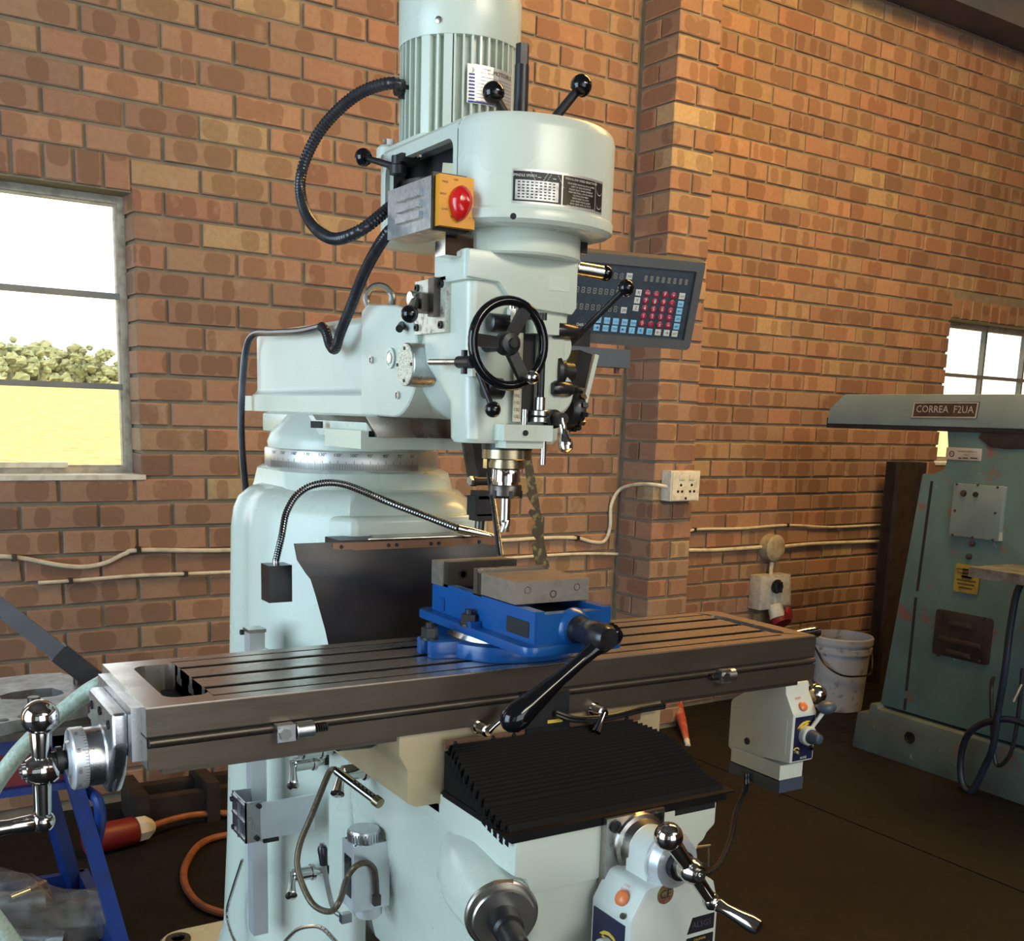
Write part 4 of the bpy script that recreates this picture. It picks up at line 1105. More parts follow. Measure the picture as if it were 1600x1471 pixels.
mp('flap_holder', G().box((0.40, yfp + .003, zt - .03), (0.69, 0.43, zt + .002), .002), BLACKM, flap)

# ================================================================== table, saddle, knee
TL, TW, TZ = 1.132, 0.254, 0.9504
PA, PB = 0.088, 1.078                       # inner ends of the coolant pockets
slots = [(0.067, .0075), (0.127, .0075), (0.187, .0075)]
grooves = [(0.026, .0035), (0.228, .0035)]
# profile (y,z) of the slotted part
prof = [(0.0, TZ - .078), (0.0, TZ)]
for yc, hw_ in sorted(slots + grooves):
    if hw_ < .005:
        prof += [(yc - hw_, TZ), (yc - hw_, TZ - .006), (yc + hw_, TZ - .006), (yc + hw_, TZ)]
    else:
        prof += [(yc - hw_, TZ), (yc - hw_, TZ - .013), (yc - hw_ * 1.8, TZ - .013), (yc - hw_ * 1.8, TZ - .024), (yc + hw_ * 1.8, TZ - .024), (yc + hw_ * 1.8, TZ - .013), (yc + hw_, TZ - .013), (yc + hw_, TZ)]
prof += [(TW, TZ), (TW, TZ - .078)]
g = G().prism(prof, 'x', PA, PB)
# ends with rounded pockets
for x0, x1, pa, pb in ((0.0, PA, 0.032, PA + .001), (PB, TL, PB - .001, TL - .030)):
    inner = rrect(pa, pb, .034, .220, .018, 5)
    g.ring(rrect_outer(x0, x1, 0, TW, 5), inner, 'z', TZ - .040, TZ)
    g.box((x0, 0, TZ - .078), (x1, TW, TZ - .038))
table = mp('table', g, TABLETOP, smooth=0)
SLOTSHADE = mk('slot_shade', (0.012, 0.010, 0.009), 0.5, 0.3)  # near-black liners paint the shade inside the slots and grooves
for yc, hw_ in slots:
    mp('slot_shade', G().box((PA, yc - hw_ * 1.75, TZ - .0238), (PB, yc + hw_ * 1.75, TZ - .0225)).box((PA, yc - hw_ - .0002, TZ - .013), (PB, yc - hw_ + .0004, TZ - .0008)).box((PA, yc + hw_ - .0004, TZ - .013), (PB, yc + hw_ + .0002, TZ - .0008)), SLOTSHADE, table, smooth=0)
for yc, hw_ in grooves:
    mp('slot_shade', G().box((PA, yc - hw_ - .0002, TZ - .0062), (PB, yc + hw_ + .0002, TZ - .0045)).box((PA, yc + hw_ - .0004, TZ - .0062), (PB, yc + hw_ + .0002, TZ - .0006)), SLOTSHADE, table, smooth=0)
# front apron with the dog groove
g = G().box((0, -.0035, TZ - .036), (TL, 0.0005, TZ - .0015), .001)
mp('table_front_rail', g, TABLESIDE, table)
mp('groove', G().box((0, -.001, TZ - .050), (TL, 0.0005, TZ - .036)), DARKIN, table, smooth=0)
mp('table_lower_rail', G().box((0, -.0055, TZ - .078), (TL, 0.0005, TZ - .050), .001), TABLESIDE, table)
mp('table_underside', G().box((0.02, .012, TZ - .090), (TL - .02, TW - .012, TZ - .077)), TABLESIDE, table)
mp('dog_bar', G().cyl((0.002, -.004, TZ - .043), (TL - .002, -.004, TZ - .043), .0048, None, 12), TABLESIDE, table)
mp('pocket_oil', G().box((0.034, .036, TZ - .039), (PA, .218, TZ - .0365)), DARKIN, table, smooth=0)
mp('drain_plug', G().hexn((0.040, .150, TZ - .024), (1, 0, 0), .010, .012), BRASS, table, smooth=0)
gq = G(); rnd = random.Random(4)
for k in range(420):
    x_ = rnd.uniform(PB + .002, TL - .033); y_ = rnd.uniform(.04, .214); z_ = TZ - .012 + rnd.uniform(0, .007)
    gq.cbox((x_, y_, z_), (.004, .0016, .0012), Matrix.Rotation(rnd.uniform(0, 6), 3, 'Z') @ Matrix.Rotation(rnd.uniform(-.6, .6), 3, 'X'))
gq.box((PB, .036, TZ - .037), (TL - .031, .218, TZ - .011))
mp('swarf', gq, CHIPS, table, 'blue-black steel chips in the right-hand pocket', smooth=0, kind='stuff')
for (px, w_) in ((440, .030), (1125, .026)):
    p = aty(px, 1140 if px < 600 else 1052, -.008); w_ *= 1.35
    dog = mp('stop_dog', G().cbox((p.x + .002, -.012, TZ - .048), (w_ * .6, .018, .022), None, .004).cyl((p.x + (w_ * .4 if px < 600 else -w_ * .1), -.013, TZ - .048), (p.x + (w_ if px < 600 else w_ * .7), -.013, TZ - .048), .0115, None, 20, .001), ALU, table)
    mp('dog_bolt', G().hexn((p.x, -.019, TZ - .048), (0, -1, 0), .0082, .006), STEELB, dog, smooth=0)
    x0_ = p.x + (w_ if px < 600 else -w_ * .7)
    pts = [Vector((x0_ + t_ * .020 / 60, -.012 + .0052 * math.cos(t_ * .63), TZ - .048 + .0052 * math.sin(t_ * .63))) for t_ in range(61)]
    mp('dog_spring', G().tube(pts, .0011, 6), BLACKM, dog)

# left end bracket, dial and ball crank
def crank(parent, hub, axis, arm, L1, L2, r, grip_len, name, flip=1):
    """ball crank: hub on axis, arm direction, L1 to the ball, L2 to the grip end"""
    hub = Vector(hub); axis = Vector(axis).normalized(); arm = Vector(arm).normalized()
    ck = mp(name, G().lathe(hub - axis * r * 1.0, axis, [(0, r * .8), (r * .4, r * 1.05), (r * 1.5, r * 1.05), (r * 2.0, r * .75)], 24).sphere(hub, r * 1.12), CHROME, parent)
    mp('ball_arm', G().lathe(hub, arm, [(0, r * .62), (r * 1.1, r * .62), (L1 - r, r * .72), (L1, r * .55)], 20), CHROME, ck)
    mp('counter_ball', G().sphere(hub + arm * L1, r * 1.22, 24, 14), CHROME, ck)
    mp('grip_arm', G().lathe(hub, -arm, [(0, r * .62), (r * 1.1, r * .62), (L2 - r, r * .58), (L2, r * .55)], 20).sphere(hub - arm * L2, r * .80), CHROME, ck)
    mp('hub_nut', G().lathe(hub + axis * r * .9, axis, [(0, r * .55), (r * .35, r * .55), (r * .35, r * .25), (r * .5, r * .22)], 14), STEELB, ck)
    gd = hub - arm * L2; ax = axis
    if isinstance(flip, Vector): ax = flip.normalized()
    mp('grip', G().lathe(gd, ax, [(r * .4, r * .45), (r * .7, r * .62), (grip_len * .3, r * .50), (grip_len * .55, r * .62), (grip_len * .8, r * .78), (grip_len * .95, r * .70), (grip_len, r * .3)], 20), CHROME, ck)
    return ck
AX_Z = .862; AX_Y = .118
g = G().box((-.012, .026, TZ - .074), (0.0, .222, TZ - .006), .003)
lb = mp('left_end_bracket', g, ALU)
mp('end_casting', G().prism([(.045, TZ - .016), (.195, TZ - .016), (.195, TZ - .060), (.165, .845), (.13, .815), (.10, .815), (.07, .845), (.045, TZ - .060)], 'x', -.030, -.010, .007, 3), ALU, lb)
mp('screw_boss', G().lathe((-.022, AX_Y, AX_Z), (-1, 0, 0), [(0, .050), (.006, .042), (.010, .038), (.030, .038)], 40), ALU, lb)
dl = mp('feed_dial', G().lathe((-.0515, AX_Y, AX_Z), (-1, 0, 0), [(0, .0385), (.001, .040), (.016, .040), (.018, .038), (.018, .024), (.022, .022)], 48), ALUM, lb)
gt = G()
for k in range(60):
    a = 2 * PI * k / 60; L = .007 if k % 5 == 0 else .004
    e = Vector((0, math.cos(a), math.sin(a))); t2 = Vector((0, -e.z, e.y)); c = Vector((-.0522, AX_Y, AX_Z)) + e * .0403
    gt.add([c - t2 * .0003, c + t2 * .0003, c + t2 * .0003 - Vector((L, 0, 0)), c - t2 * .0003 - Vector((L, 0, 0))], [(0, 1, 2, 3)])
mp('dial_marks', gt, INKB, dl, smooth=0)
for k in range(10):
    a = 2 * PI * k / 10 + .1; e = Vector((0, math.cos(a), math.sin(a)))
    text('dial_number', str(20 * k), Vector((-.063, AX_Y, AX_Z)) + e * .0404, Vector((-e.x, -e.z, e.y)), (-1, 0, 0), .006, INKB, dl)
mp('shaft_nut', G().lathe((-.0715, AX_Y, AX_Z), (-1, 0, 0), [(0, .013), (.007, .013), (.007, .018), (.014, .018), (.014, .012), (.030, .012)], 20), BLACKM, lb)
for (yy, zz) in ((.068, TZ - .035), (.172, TZ - .035), (.120, TZ - .030)):
    gs = G(); socket_screw(gs, (-.030, yy, zz), (-1, 0, 0), .006, .002); mp('cap_screw', gs, BLACKM, lb)
crank(lb, aty(65, 1203, AX_Y), (-1, 0, 0), (0.02, 0, 1), .068, .068, .0185, .13, 'table_crank', Vector((-1, 0.0, -.02)))

# right end: bracket, power feed, crank
RBX = TL
rb = mp('right_end_bracket', G().box((RBX, .03, TZ - .075), (RBX + .014, .215, TZ - .012), .003), ALU)
g = G()
FX0, FX1, FY0, FY1 = 1.132, 1.192, .034, .196
side = [(FY0, .715), (FY0, .796), (FY0 + .018, .828), (FY0 + .022, .845), (FY1 - .055, .835), (FY1 - .035, .812), (FY1, .787), (FY1, .700), (FY1 - .006, .694)]
side = [(FY0, .706), (FY0, .797), (FY0 + .022, .832), (FY0 + .024, .850), (FY0 + .060, .850), (FY0 + .100, .832), (FY1 - .045, .818), (FY1 - .004, .790), (FY1, .784), (FY1, .694), (FY1 - .01, .689)]
pf = mp('table_power_feed', G().prism(side, 'x', FX0, FX1, .005, 2), WHITEP)
mp('feed_side_panel', G().prism([(FY0 + .012, .722), (FY0 + .012, .786), (FY1 - .010, .776), (FY1 - .010, .712)], 'x', FX0 - .0008, FX0 + .002, .0006), WHITEP, pf)
mp('cover_latch', G().box((FX0 + .004, FY0 + .055, .838), (FX0 + .03, FY0 + .085, .856), .002), ALUM, pf)
p = atx(1168, 1160, FX0)
mp('side_socket', G().lathe((FX0 - .0006, p.y, p.z + .002), (-1, 0, 0), [(0, .0068), (.0018, .0068), (.0018, .005), (.0006, .0045)], 18), BLACK, pf)
mp('feed_lower_tray', G().box((FX0 - .004, FY0 + .018, .668), (FX1 - .006, FY1 - .016, .698), .004), WHITEP, pf)
mp('feed_base_cover', G().box((FX0 - .004, FY0 + .016, .646), (FX1 - .004, FY1 - .014, .670), .004), SLATE, pf)
pan = mp('control_panel', G().box((FX0 + .006, FY0 - .0012, .710), (FX1 - .005, FY0 + .001, .792), .0008), PANELB, pf)
kc = Vector((FX0 + .034, FY0 - .001, .757))
mp('speed_dial', G().lathe(kc, (0, -1, 0), [(0, .0175), (.010, .0175), (.012, .016)], 28), WHITEP, pan)
mp('speed_knob', G().lathe(kc + Vector((0, -.012, 0)), (0, -1, 0), [(0, .013), (.006, .0135), (.022, .009), (.024, .006)], 24), SLATE, pan)
lv0 = kc + Vector((.006, -.006, .012)); lv1 = aty(1292, 1106, FY0 - .014)
fv = mp('direction_lever', G().cyl(lv0, lv1, .0035, .0042, 12), WHITEP, pf)
mp('lever_knob', G().sphere(lv1, .0155, 20, 12, (1.2, 1, .8)), SLATE, fv)
bp_ = aty(1254, 1105, FY0 + .01)
mp('orange_button', G().lathe(Vector((FX0 + .028, FY0 + .006, .808)), Vector((0, -.82, .57)), [(0, .0085), (.004, .0085), (.006, .005)], 20), ORANGE, pf)
mp('panel_arc', G().ring([(kc.x + .027 * math.cos(math.radians(a)), kc.z + .027 * math.sin(math.radians(a))) for a in (150, 130, 110, 90, 70, 69)], [(kc.x + .022 * math.cos(math.radians(a)), kc.z + .022 * math.sin(math.radians(a))) for a in (150, 130, 110, 90, 70, 69)], 'y', FY0 - .0018, FY0 - .0013), INKY, pan)
for (dx, dz_) in ((-.021, -.030), (.014, -.026)):
    mp('toggle_switch', G().lathe(kc + Vector((dx, 0, dz_)), (0, -1, 0), [(0, .006), (.002, .006), (.002, .003), (.010, .0035)], 14), BLACKM if dx > 0 else STEELB, pan)
    mp('toggle_arc', G().ring([(kc.x + dx + .0095 * math.cos(math.radians(a)), kc.z + dz_ + .0095 * math.sin(math.radians(a))) for a in (150, 120, 90, 60, 30, 29)], [(kc.x + dx + .007 * math.cos(math.radians(a)), kc.z + dz_ + .007 * math.sin(math.radians(a))) for a in (150, 120, 90, 60, 30, 29)], 'y', FY0 - .0018, FY0 - .0013), INKY, pan)
text('panel_lettering', 'ALSGS', (kc.x - .002, FY0 - .0016, .7145), (1, 0, 0), (0, 0, 1), .006, INKW, pan)
text('warning_print', 'RESET', (FX0 + .024, FY0 + .0145, .8225), (1, 0, 0), (0, .57, .82), .006, INKR, pf)
mp('feed_shaft', G().cyl((FX1 - .004, .118, AX_Z), (FX1 + .035, .118, AX_Z), .02, None, 20).cyl((TL, .118, AX_Z), (FX1, .118, AX_Z), .03, None, 24), STEELD, pf)
hubR = Vector((FX1 + .035, .118, AX_Z))
bR = atx(1275, 1085, hubR.x); arm = (bR - hubR)
crank(pf, hubR, (1, 0, 0), arm, arm.length, .070, .016, .10, 'table_crank')
cb = [aty(1165, 1210, .13), aty(1163, 1235, .12), aty(1148, 1270, .06), aty(1140, 1310, .0), aty(1122, 1350, -.10), aty(1100, 1368, -.19)]
for dx in (0, .006):
    path = smooth_path([p + Vector((dx, 0, 0)) for p in cb], 8); mp('feed_cable', G().tube(path, .0032, 8), BLACK, pf)

# ---- saddle
SZ0, SZ1 = .762, .872
prof = [(.338, SZ1 - .002), (.338, SZ1 - .030), (.352, SZ1 - .055), (.352, SZ0 + .008), (.366, SZ0), (.404, SZ0), (.404, SZ0 - .018), (.430, SZ0 - .018), (.430, SZ0 + .012), (.715, SZ0 + .012), (.715, SZ0 - .018), (.742, SZ0 - .018), (.742, SZ0), (.785, SZ0 + .002), (.800, SZ0 + .012), (.800, SZ1 - .055), (.800, SZ1 - .002)]
saddle = mp('saddle', G().prism(prof, 'y', .004, .36, .003), PAINT_DIRTY)
mp('saddle_way', G().prism([(.37, SZ1 - .002), (.37, SZ1 + .02), (.76, SZ1 + .02), (.76, SZ1 - .002)], 'y', .02, .24), TABLESIDE, saddle)
mp('nut_housing', G().lathe((.338, .11, SZ1 - .012), (-1, 0, 0), [(0, .036), (.05, .034), (.058, .026)], 24), BLACKM, saddle)
mp('left_gib_block', G().box((.33, .03, SZ1 - .01), (.345, .06, SZ1 + .006), .002), BLACKM, saddle)
def clamp_lever(px, py, Y, ax, tipx, tipy, tY, name='clamp_lever', plane='y', s_=1.0):
    p = aty(px, py, Y) if plane == 'y' else atx(px, py, Y)
    q_ = aty(tipx, tipy, tY) if plane == 'y' else atx(tipx, tipy, tY)
    ax = Vector(ax)
    cl = mp(name, G().lathe(p - ax * .012 * s_, ax, [(0, .0065 * s_), (.010 * s_, .0065 * s_), (.010 * s_, .0105 * s_), (.014 * s_, .0105 * s_), (.014 * s_, .0085 * s_), (.036 * s_, .0085 * s_), (.037 * s_, .006 * s_), (.041 * s_, .006 * s_)], 20), CHROME)
    d = q_ - (p + ax * .026 * s_)
    mp('clamp_handle', G().lathe(p + ax * .026 * s_, d, [(0, .0052 * s_), (d.length * .3, .0042 * s_), (d.length * .75, .0058 * s_), (d.length * .95, .0072 * s_), (d.length, .004 * s_)], 16), CHROME, cl)
    mp('clamp_stud', G().cyl(p - ax * .022 * s_, p - ax * .008 * s_, .0065 * s_, None, 8), BLACKM, cl)
    return cl
clamp_lever(748, 1136, -.004, (0, -1, 0), 795, 1112, -.03)
clamp_lever(928, 1108, -.004, (0, -1, 0), 931, 1146, -.04)
# bracket with the reader head, cable
p = aty(850, 1092, -.012)
rd = mp('scale_reader', G().cbox((p.x, -.012, TZ - .062), (.076, .022, .050), None, .003), BLACKM)
mp('reader_bracket', G().box((p.x - .03, -.016, SZ1 - .052), (p.x + .045, -.006, SZ1 - .002), .002), BLACKM, rd)
mp('yellow_tag', G().box((p.x + .0, -.0245, TZ - .083), (p.x + .026, -.0235, TZ - .078)), INKY, rd)
for dx in (-.018, .028): mp('bracket_slot', G().box((p.x + dx - .0025, -.0165, SZ1 - .048), (p.x + dx + .0025, -.0158, SZ1 - .036)), INKW, rd)
cpts = [aty(868, 1118, -.03), aty(900, 1127, -.035), aty(950, 1124, -.03), aty(1000, 1112, -.02), aty(1038, 1106, -.012)]
for dz_ in (0, .005): mp('reader_cable', G().tube(smooth_path([q_ + Vector((0, 0, dz_)) for q_ in cpts], 8), .0030, 8), BLACK, rd)
# scale extrusion behind, at the saddle end
# ---- bellows over the knee front
yb0, yb1 = -.006, -.196
zb0, zb1 = .846, .792
nb = 26
def bz(t_): return zb0 + (zb1 - zb0) * min(1, t_ * 1.35) + .012 * math.sin(t_ * PI)
bell = None
bell = mp('bellows', G().box((.402, yb1 + .01, .776), (.745, yb0, .785)), BELLOWM, None, 'black pleated bellows over the knee')
for k in range(nb):
    t0, t1 = k / nb, (k + 1) / nb; tm = (t0 + t1) / 2
    y0_ = yb0 + (yb1 - yb0) * t0; y1_ = yb0 + (yb1 - yb0) * t1; ym_ = (y0_ + y1_) / 2
    xl, xr = .398 - .006 * math.sin(tm * 2) + (.004 if k % 2 else 0), .752 + .006 * math.sin(tm * 2)
    if tm < .35: xr -= .030 * (1 - tm / .35) ; xl += .012 * (1 - tm / .35)
    h = .0085 if tm < .75 else .006
    g = G().prism([(y0_, bz(t0) - .003), (ym_, bz(tm) + h), (y1_, bz(t1) - .003), (y1_, bz(t1) - .006), (y0_, bz(t0) - .006)], 'x', xl, xr)
    # drooping sides
    for sx in (xl, xr):
        g.add([(sx, y0_, bz(t0) - .003), (sx, ym_, bz(tm) + h), (sx, y1_, bz(t1) - .003), (sx, y1_, bz(t1) - .022), (sx + (.004 if sx == xr else -.004), ym_, bz(tm) - .018), (sx, y0_, bz(t0) - .022)], [(0, 1, 4, 5), (1, 2, 3, 4)])
    mp('pleat', g, BELLOWM, bell, smooth=0)
for sx0, sx1 in ((.404, .412), (.735, .742)):
    mp('bellows_side', G().prism([(yb0, .776), (yb0, bz(0) - .004), (yb0 + (yb1 - yb0) * .35, bz(.35) - .004), (yb0 + (yb1 - yb0) * .7, bz(.7) - .004), (yb1, bz(1) - .004), (yb1, .776)], 'x', sx0, sx1), BELLOWM, bell, smooth=0)
mp('bellows_top_strip', G().cbox((.575, yb0 - .0035, .853), (.345, .002, .012)), COPPER, bell)
for x_ in (.418, .48, .515, .56, .61, .66, .72): mp('strip_screw', G().lathe((x_, yb0 - .0045, .853), (0, -1, 0), [(0, .0038), (.002, .003)], 10), BLACKM, bell)
mp('bellows_front_bar', G().box((.396, yb1 - .008, .778), (.756, yb1 + .012, .788), .003), BELLOWM, bell)
mp('bellows_lip', G().box((.385, yb1 - .010, .788), (.770, yb1 + .020, .7905), .001), BELLOWM, bell)

# ---- knee
KY = -.200
g = G().prism([(.404, .730), (.404, .777), (.742, .777), (.742, .742), (.728, .732), (.722, .722), (.712, .716), (.708, .700), (.430, .700), (.424, .722)], 'y', KY, .40, .004)
knee = mp('knee', g, PAINT)
kp = lambda x0, x1, y0, y1, r, z: [Vector((q[0], q[1], z)) for q in rrect(x0, x1, y0, y1, r, 5)]
mp('knee_body', G().loft([kp(.470, .690, -.02, .40, .03, .38), kp(.450, .698, -.13, .40, .03, .47), kp(.434, .704, -.188, .40, .03, .58), kp(.426, .706, -.194, .40, .028, .66), kp(.424, .708, -.196, .40, .025, .735)]), PAINT, knee)
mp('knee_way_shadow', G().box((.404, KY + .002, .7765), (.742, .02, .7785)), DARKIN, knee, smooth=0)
mp('knee_way_end', G().box((.665, KY - .001, .768), (.738, KY + .003, .778)), INKB, knee)
# elevating shaft
kc = aty(783, 1428, -.185); kd = Vector((-.30, -.95, -.05)).normalized()
es = mp('elevating_shaft_boss', G().lathe(kc + kd * -.26, kd, [(0, .010), (.03, .030), (.08, .050), (.13, .061), (.17, .062), (.21, .056), (.24, .0505), (.260, .049)], 48), PAINT, knee)
mp('shaft_flange', G().lathe(kc, kd, [(0, .0485), (.004, .0485), (.006, .046), (.006, .042), (.016, .042), (.018, .040), (.018, .024)], 44), STEEL, es)
mp('index_tag', G().cbox(kc + kd * .007 + Vector((0, 0, .045)), (.026, .002, .009), rotz(-.3)), COPPER, es)
mp('elevating_shaft', G().lathe(kc + kd * .012, kd, [(0, .022), (.030, .020), (.034, .0165), (.075, .0165), (.078, .013)], 28), BLACKM, es)
# cross feed bracket
cc = aty(990, 1312, KY); cc.y = KY
cf = mp('cross_feed_bracket', G().box((cc.x - .056, KY - .012, cc.z - .058), (cc.x + .042, KY + .001, cc.z + .042), .002), STEEL)
for dx, dz_ in ((-.042, .030), (.030, .030), (-.042, -.045)):
    gs = G(); socket_screw(gs, (cc.x + dx, KY - .012, cc.z + dz_), (0, -1, 0), .0085, .003); mp('cap_screw', gs, BLACKM, cf)
mp('cross_feed_sleeve', G().lathe((cc.x, KY - .010, cc.z), (0, -1, 0), [(0, .043), (.006, .041), (.008, .036), (.022, .034), (.024, .030), (.034, .030)], 40), STEEL, cf)
mp('feed_housing', G().lathe((cc.x, KY - .026, cc.z), (0, -1, 0), [(0, .033), (.045, .033)], 36).box((cc.x - .033, KY - .072, cc.z - .075), (cc.x + .033, KY - .028, cc.z), .002), WHITEP, cf)
dl = mp('cross_dial', G().lathe((cc.x, KY - .070, cc.z), (0, -1, 0), [(0, .036), (.002, .0385), (.006, .0385), (.008, .036), (.022, .033), (.023, .020)], 44), ALUM, cf)
mp('dial_clutch', G().lathe((cc.x, KY - .092, cc.z), (0, -1, 0), [(0, .020), (.010, .020), (.010, .013), (.030, .013)], 28), BLACKM, dl)
mp('brass_ring', G().lathe((cc.x, KY - .104, cc.z), (0, -1, 0), [(0, .0150), (.012, .0150)], 28), BRASS, dl)
hubC = Vector((cc.x, KY - .150, cc.z)); hp = project(hubC)
bt = aty(1045, 1307, hubC.y); gt_ = aty(1112, 1408, hubC.y)
armv = (bt - gt_).normalized()
ge = aty(1190, 1452, hubC.y - .06)
ck = crank(cf, aty(1080, 1361, hubC.y), (0, -1, 0), armv, (bt - aty(1080, 1361, hubC.y)).length, (gt_ - aty(1080, 1361, hubC.y)).length, .0145, (ge - gt_).length, 'cross_crank', ge - gt_)
mp('crank_shaft', G().cyl((cc.x, KY - .09, cc.z), aty(1080, 1361, hubC.y), .011, None, 18), STEEL, cf)
# knee power feed under the cross feed
kf0 = aty(928, 1420, KY - .040)
KX0, KX1, KY0, KY1, KZ1 = cc.x - .070, cc.x + .078, KY - .090, KY - .006, cc.z - .026
kf = mp('cross_power_feed', G().prism([(KX0, KZ1 - .13), (KX0, KZ1 - .040), (KX0 + .022, KZ1 - .003), (KX0 + .030, KZ1), (KX1 - .030, KZ1), (KX1 - .010, KZ1 - .012), (KX1, KZ1 - .045), (KX1, KZ1 - .13)], 'y', KY0, KY1, .004), WHITEP)
kpan = mp('control_panel', G().box((KX0 - .0012, KY0 + .010, KZ1 - .128), (KX0 + .001, KY1 - .006, KZ1 - .050), .0006), PANELB, kf)
mp('speed_dial', G().lathe((KX0 - .001, (KY0 + KY1) / 2, KZ1 - .098), (-1, 0, 0), [(0, .0175), (.010, .0175), (.012, .016)], 28), WHITEP, kpan)
mp('speed_knob', G().lathe((KX0 - .012, (KY0 + KY1) / 2, KZ1 - .098), (-1, 0, 0), [(0, .013), (.006, .0135), (.024, .010)], 24), BLACK, kpan)
mp('panel_arc', G().ring([((KY0 + KY1) / 2 + .026 * math.cos(math.radians(a)), KZ1 - .098 + .026 * math.sin(math.radians(a))) for a in (140, 115, 90, 65, 40, 39)], [((KY0 + KY1) / 2 + .021 * math.cos(math.radians(a)), KZ1 - .098 + .021 * math.sin(math.radians(a))) for a in (140, 115, 90, 65, 40, 39)], 'x', KX0 - .0018, KX0 - .0013), INKY, kpan)
nb_ = Vector((-.85, 0, .52)); bb = Vector((KX0 + .009, KY0 + .030, KZ1 - .022))
mp('orange_button', G().lathe(bb, nb_, [(0, .0105), (.004, .0105), (.007, .007), (.008, .003)], 24), ORANGE, kf)
mp('indicator', G().lathe(bb + Vector((-.010, -.016, -.016)), nb_, [(0, .004), (.003, .004)], 12), STEELD, kf)
for k_, s_ in enumerate(('110V', 'RESET')): text('warning_print', s_, bb + Vector((.005 - .004 * k_, -.004, .0175 - .006 * k_)) + nb_ * .0026, (0, -1, 0), (.52, 0, .85), .006, INKR, kf)
ceb = aty(1040, 1398, KY0 - .0006)
ce = mp('ce_sticker', G().lathe((ceb.x, KY0 + .0002, ceb.z), (0, -1, 0), [(0, .0135), (.0008, .0135)], 28), mk('foil_sticker', (0.62, 0.55, 0.22), 0.25, 0.7, (0.55, 0.22, 0.18), 60, (0.4, 0.6)), kf)
text('sticker_lettering', 'CE', (ceb.x, KY0 - .0008, ceb.z), (1, 0, 0), (0, 0, 1), .016, INKB, ce)
sk = mp('brand_sticker', G().prism([(KX1 - .052, KZ1 - .080), (KX1 - .044, KZ1 - .058), (KX1 - .006, KZ1 - .058), (KX1 - .006, KZ1 - .080)], 'y', KY0 - .0008, KY0 + .001), INKB, kf)
text('sticker_lettering', 'ALSGS', (KX1 - .028, KY0 - .0012, KZ1 - .069), (1, 0, 0), (0, 0, 1), .012, mk('purple_print', (0.10, 0.07, 0.12), 0.4), sk)
ws = mp('warning_sticker', G().prism([(KX1 - .062, KZ1 - .128), (KX1 - .052, KZ1 - .086), (KX1 - .006, KZ1 - .086), (KX1 - .006, KZ1 - .128)], 'y', KY0 - .0008, KY0 + .001), INKB, kf)
text('sticker_lettering', 'CAUTION', (KX1 - .030, KY0 - .0012, KZ1 - .0905), (1, 0, 0), (0, 0, 1), .0045, INKY, ws)
gl = G()
for k in range(8): gl.box((KX1 - .050 - .0006 * k, KY0 - .0012, KZ1 - .098 - k * .0035), (KX1 - .012 - .004 * (k % 3), KY0 - .0009, KZ1 - .0972 - k * .0035))
mp('sticker_rules', gl, mk('dim_yellow_print', (0.25, 0.20, 0.05), 0.5), ws, smooth=0)
hk = [aty(1085, 1325, -.1), aty(1108, 1322, -.1), aty(1108, 1355, -.1), aty(1097, 1350, -.1)]
mp('cable_hook', G().tube(hk, .0028, 8), STEEL)

# ---- clamp levers and oiling gear on the left side of the knee
clamp_lever(503, 1172, .40, (-1, 0, 0), 507, 1160, .36, 'knee_clamp', 'x', 1.5)
clamp_lever(490, 1191, .40, (-1, 0, 0), 458, 1230, .34, 'knee_clamp', 'x', 1.5)
clamp_lever(570, 1204, .41, (-1, 0, 0), 527, 1243, .35, 'knee_clamp', 'x', 1.6)
clamp_lever(488, 1363, .40, (-1, 0, 0), 455, 1402, .34, 'knee_clamp', 'x', 1.5)
# lubrication pump on the knee side
C = atx(553, 1325, .372)
px0, px1, py0, py1, pz0, pz1 = .372, .436, C.y, C.y + .048, C.z - .114, C.z
oil = mp('lube_pump', G().box((px0, py0, pz0), (px1, py1, pz1), .0025), ALUM)
mp('pump_cap', G().lathe(((px0 + px1) / 2 - .004, (py0 + py1) / 2, pz1 - .001), (0, 0, 1), [(0, .0255), (.002, .0265), (.018, .0265), (.021, .025), (.0215, .017)], 40), ALU, oil)
for k in range(30):
    a = 2 * PI * k / 30; mp('cap_rib', G().cbox((((px0 + px1) / 2 - .004) + .0268 * math.cos(a), (py0 + py1) / 2 + .0268 * math.sin(a), pz1 + .009), (.0016, .0028, .014), rotz(a)), ALU, oil, smooth=0)
sg = mp('sight_glass', G().box((px0 - .0015, py0 + .010, pz0 + .022), (px0 + .001, py1 - .012, pz1 - .022), .001), BLACK, oil)
for (xx, yy) in ((px0 + .005, py0 + .005), (px1 - .005, py0 + .005), (px1 - .005, py1 - .005), (px0 + .005, py1 - .005)):
    mp('lid_screw', G().lathe((xx, yy, pz1), (0, 0, 1), [(0, .0022), (.001, .002)], 8), BLACKM, oil)
mp('pump_foot', G().lathe(((px0 + px1) / 2 + .004, (py0 + py1) / 2, pz0 + .001), (0, 0, -1), [(0, .024), (.018, .024), (.022, .020)], 32), ALUM, oil)
for zz in (pz0 + .012, pz1 - .020): mp('mount_ear', G().lathe((px1 - .002, py0 + .018, zz), (0, -1, 0), [(0, .008), (.010, .008), (.010, .004), (.006, .004)], 16).box((px1 - .003, py0 + .01, zz - .006), (px1 + .006, py0 + .03, zz + .006)), ALU, oil)
lp = [atx(503, 1318, .350), atx(506, 1352, .352), atx(515, 1400, .356), atx(523, 1424, .360), atx(536, 1433, .368)]
plv = mp('pump_lever', G().tube(smooth_path(lp, 6), .0042, 10), STEEL, oil)
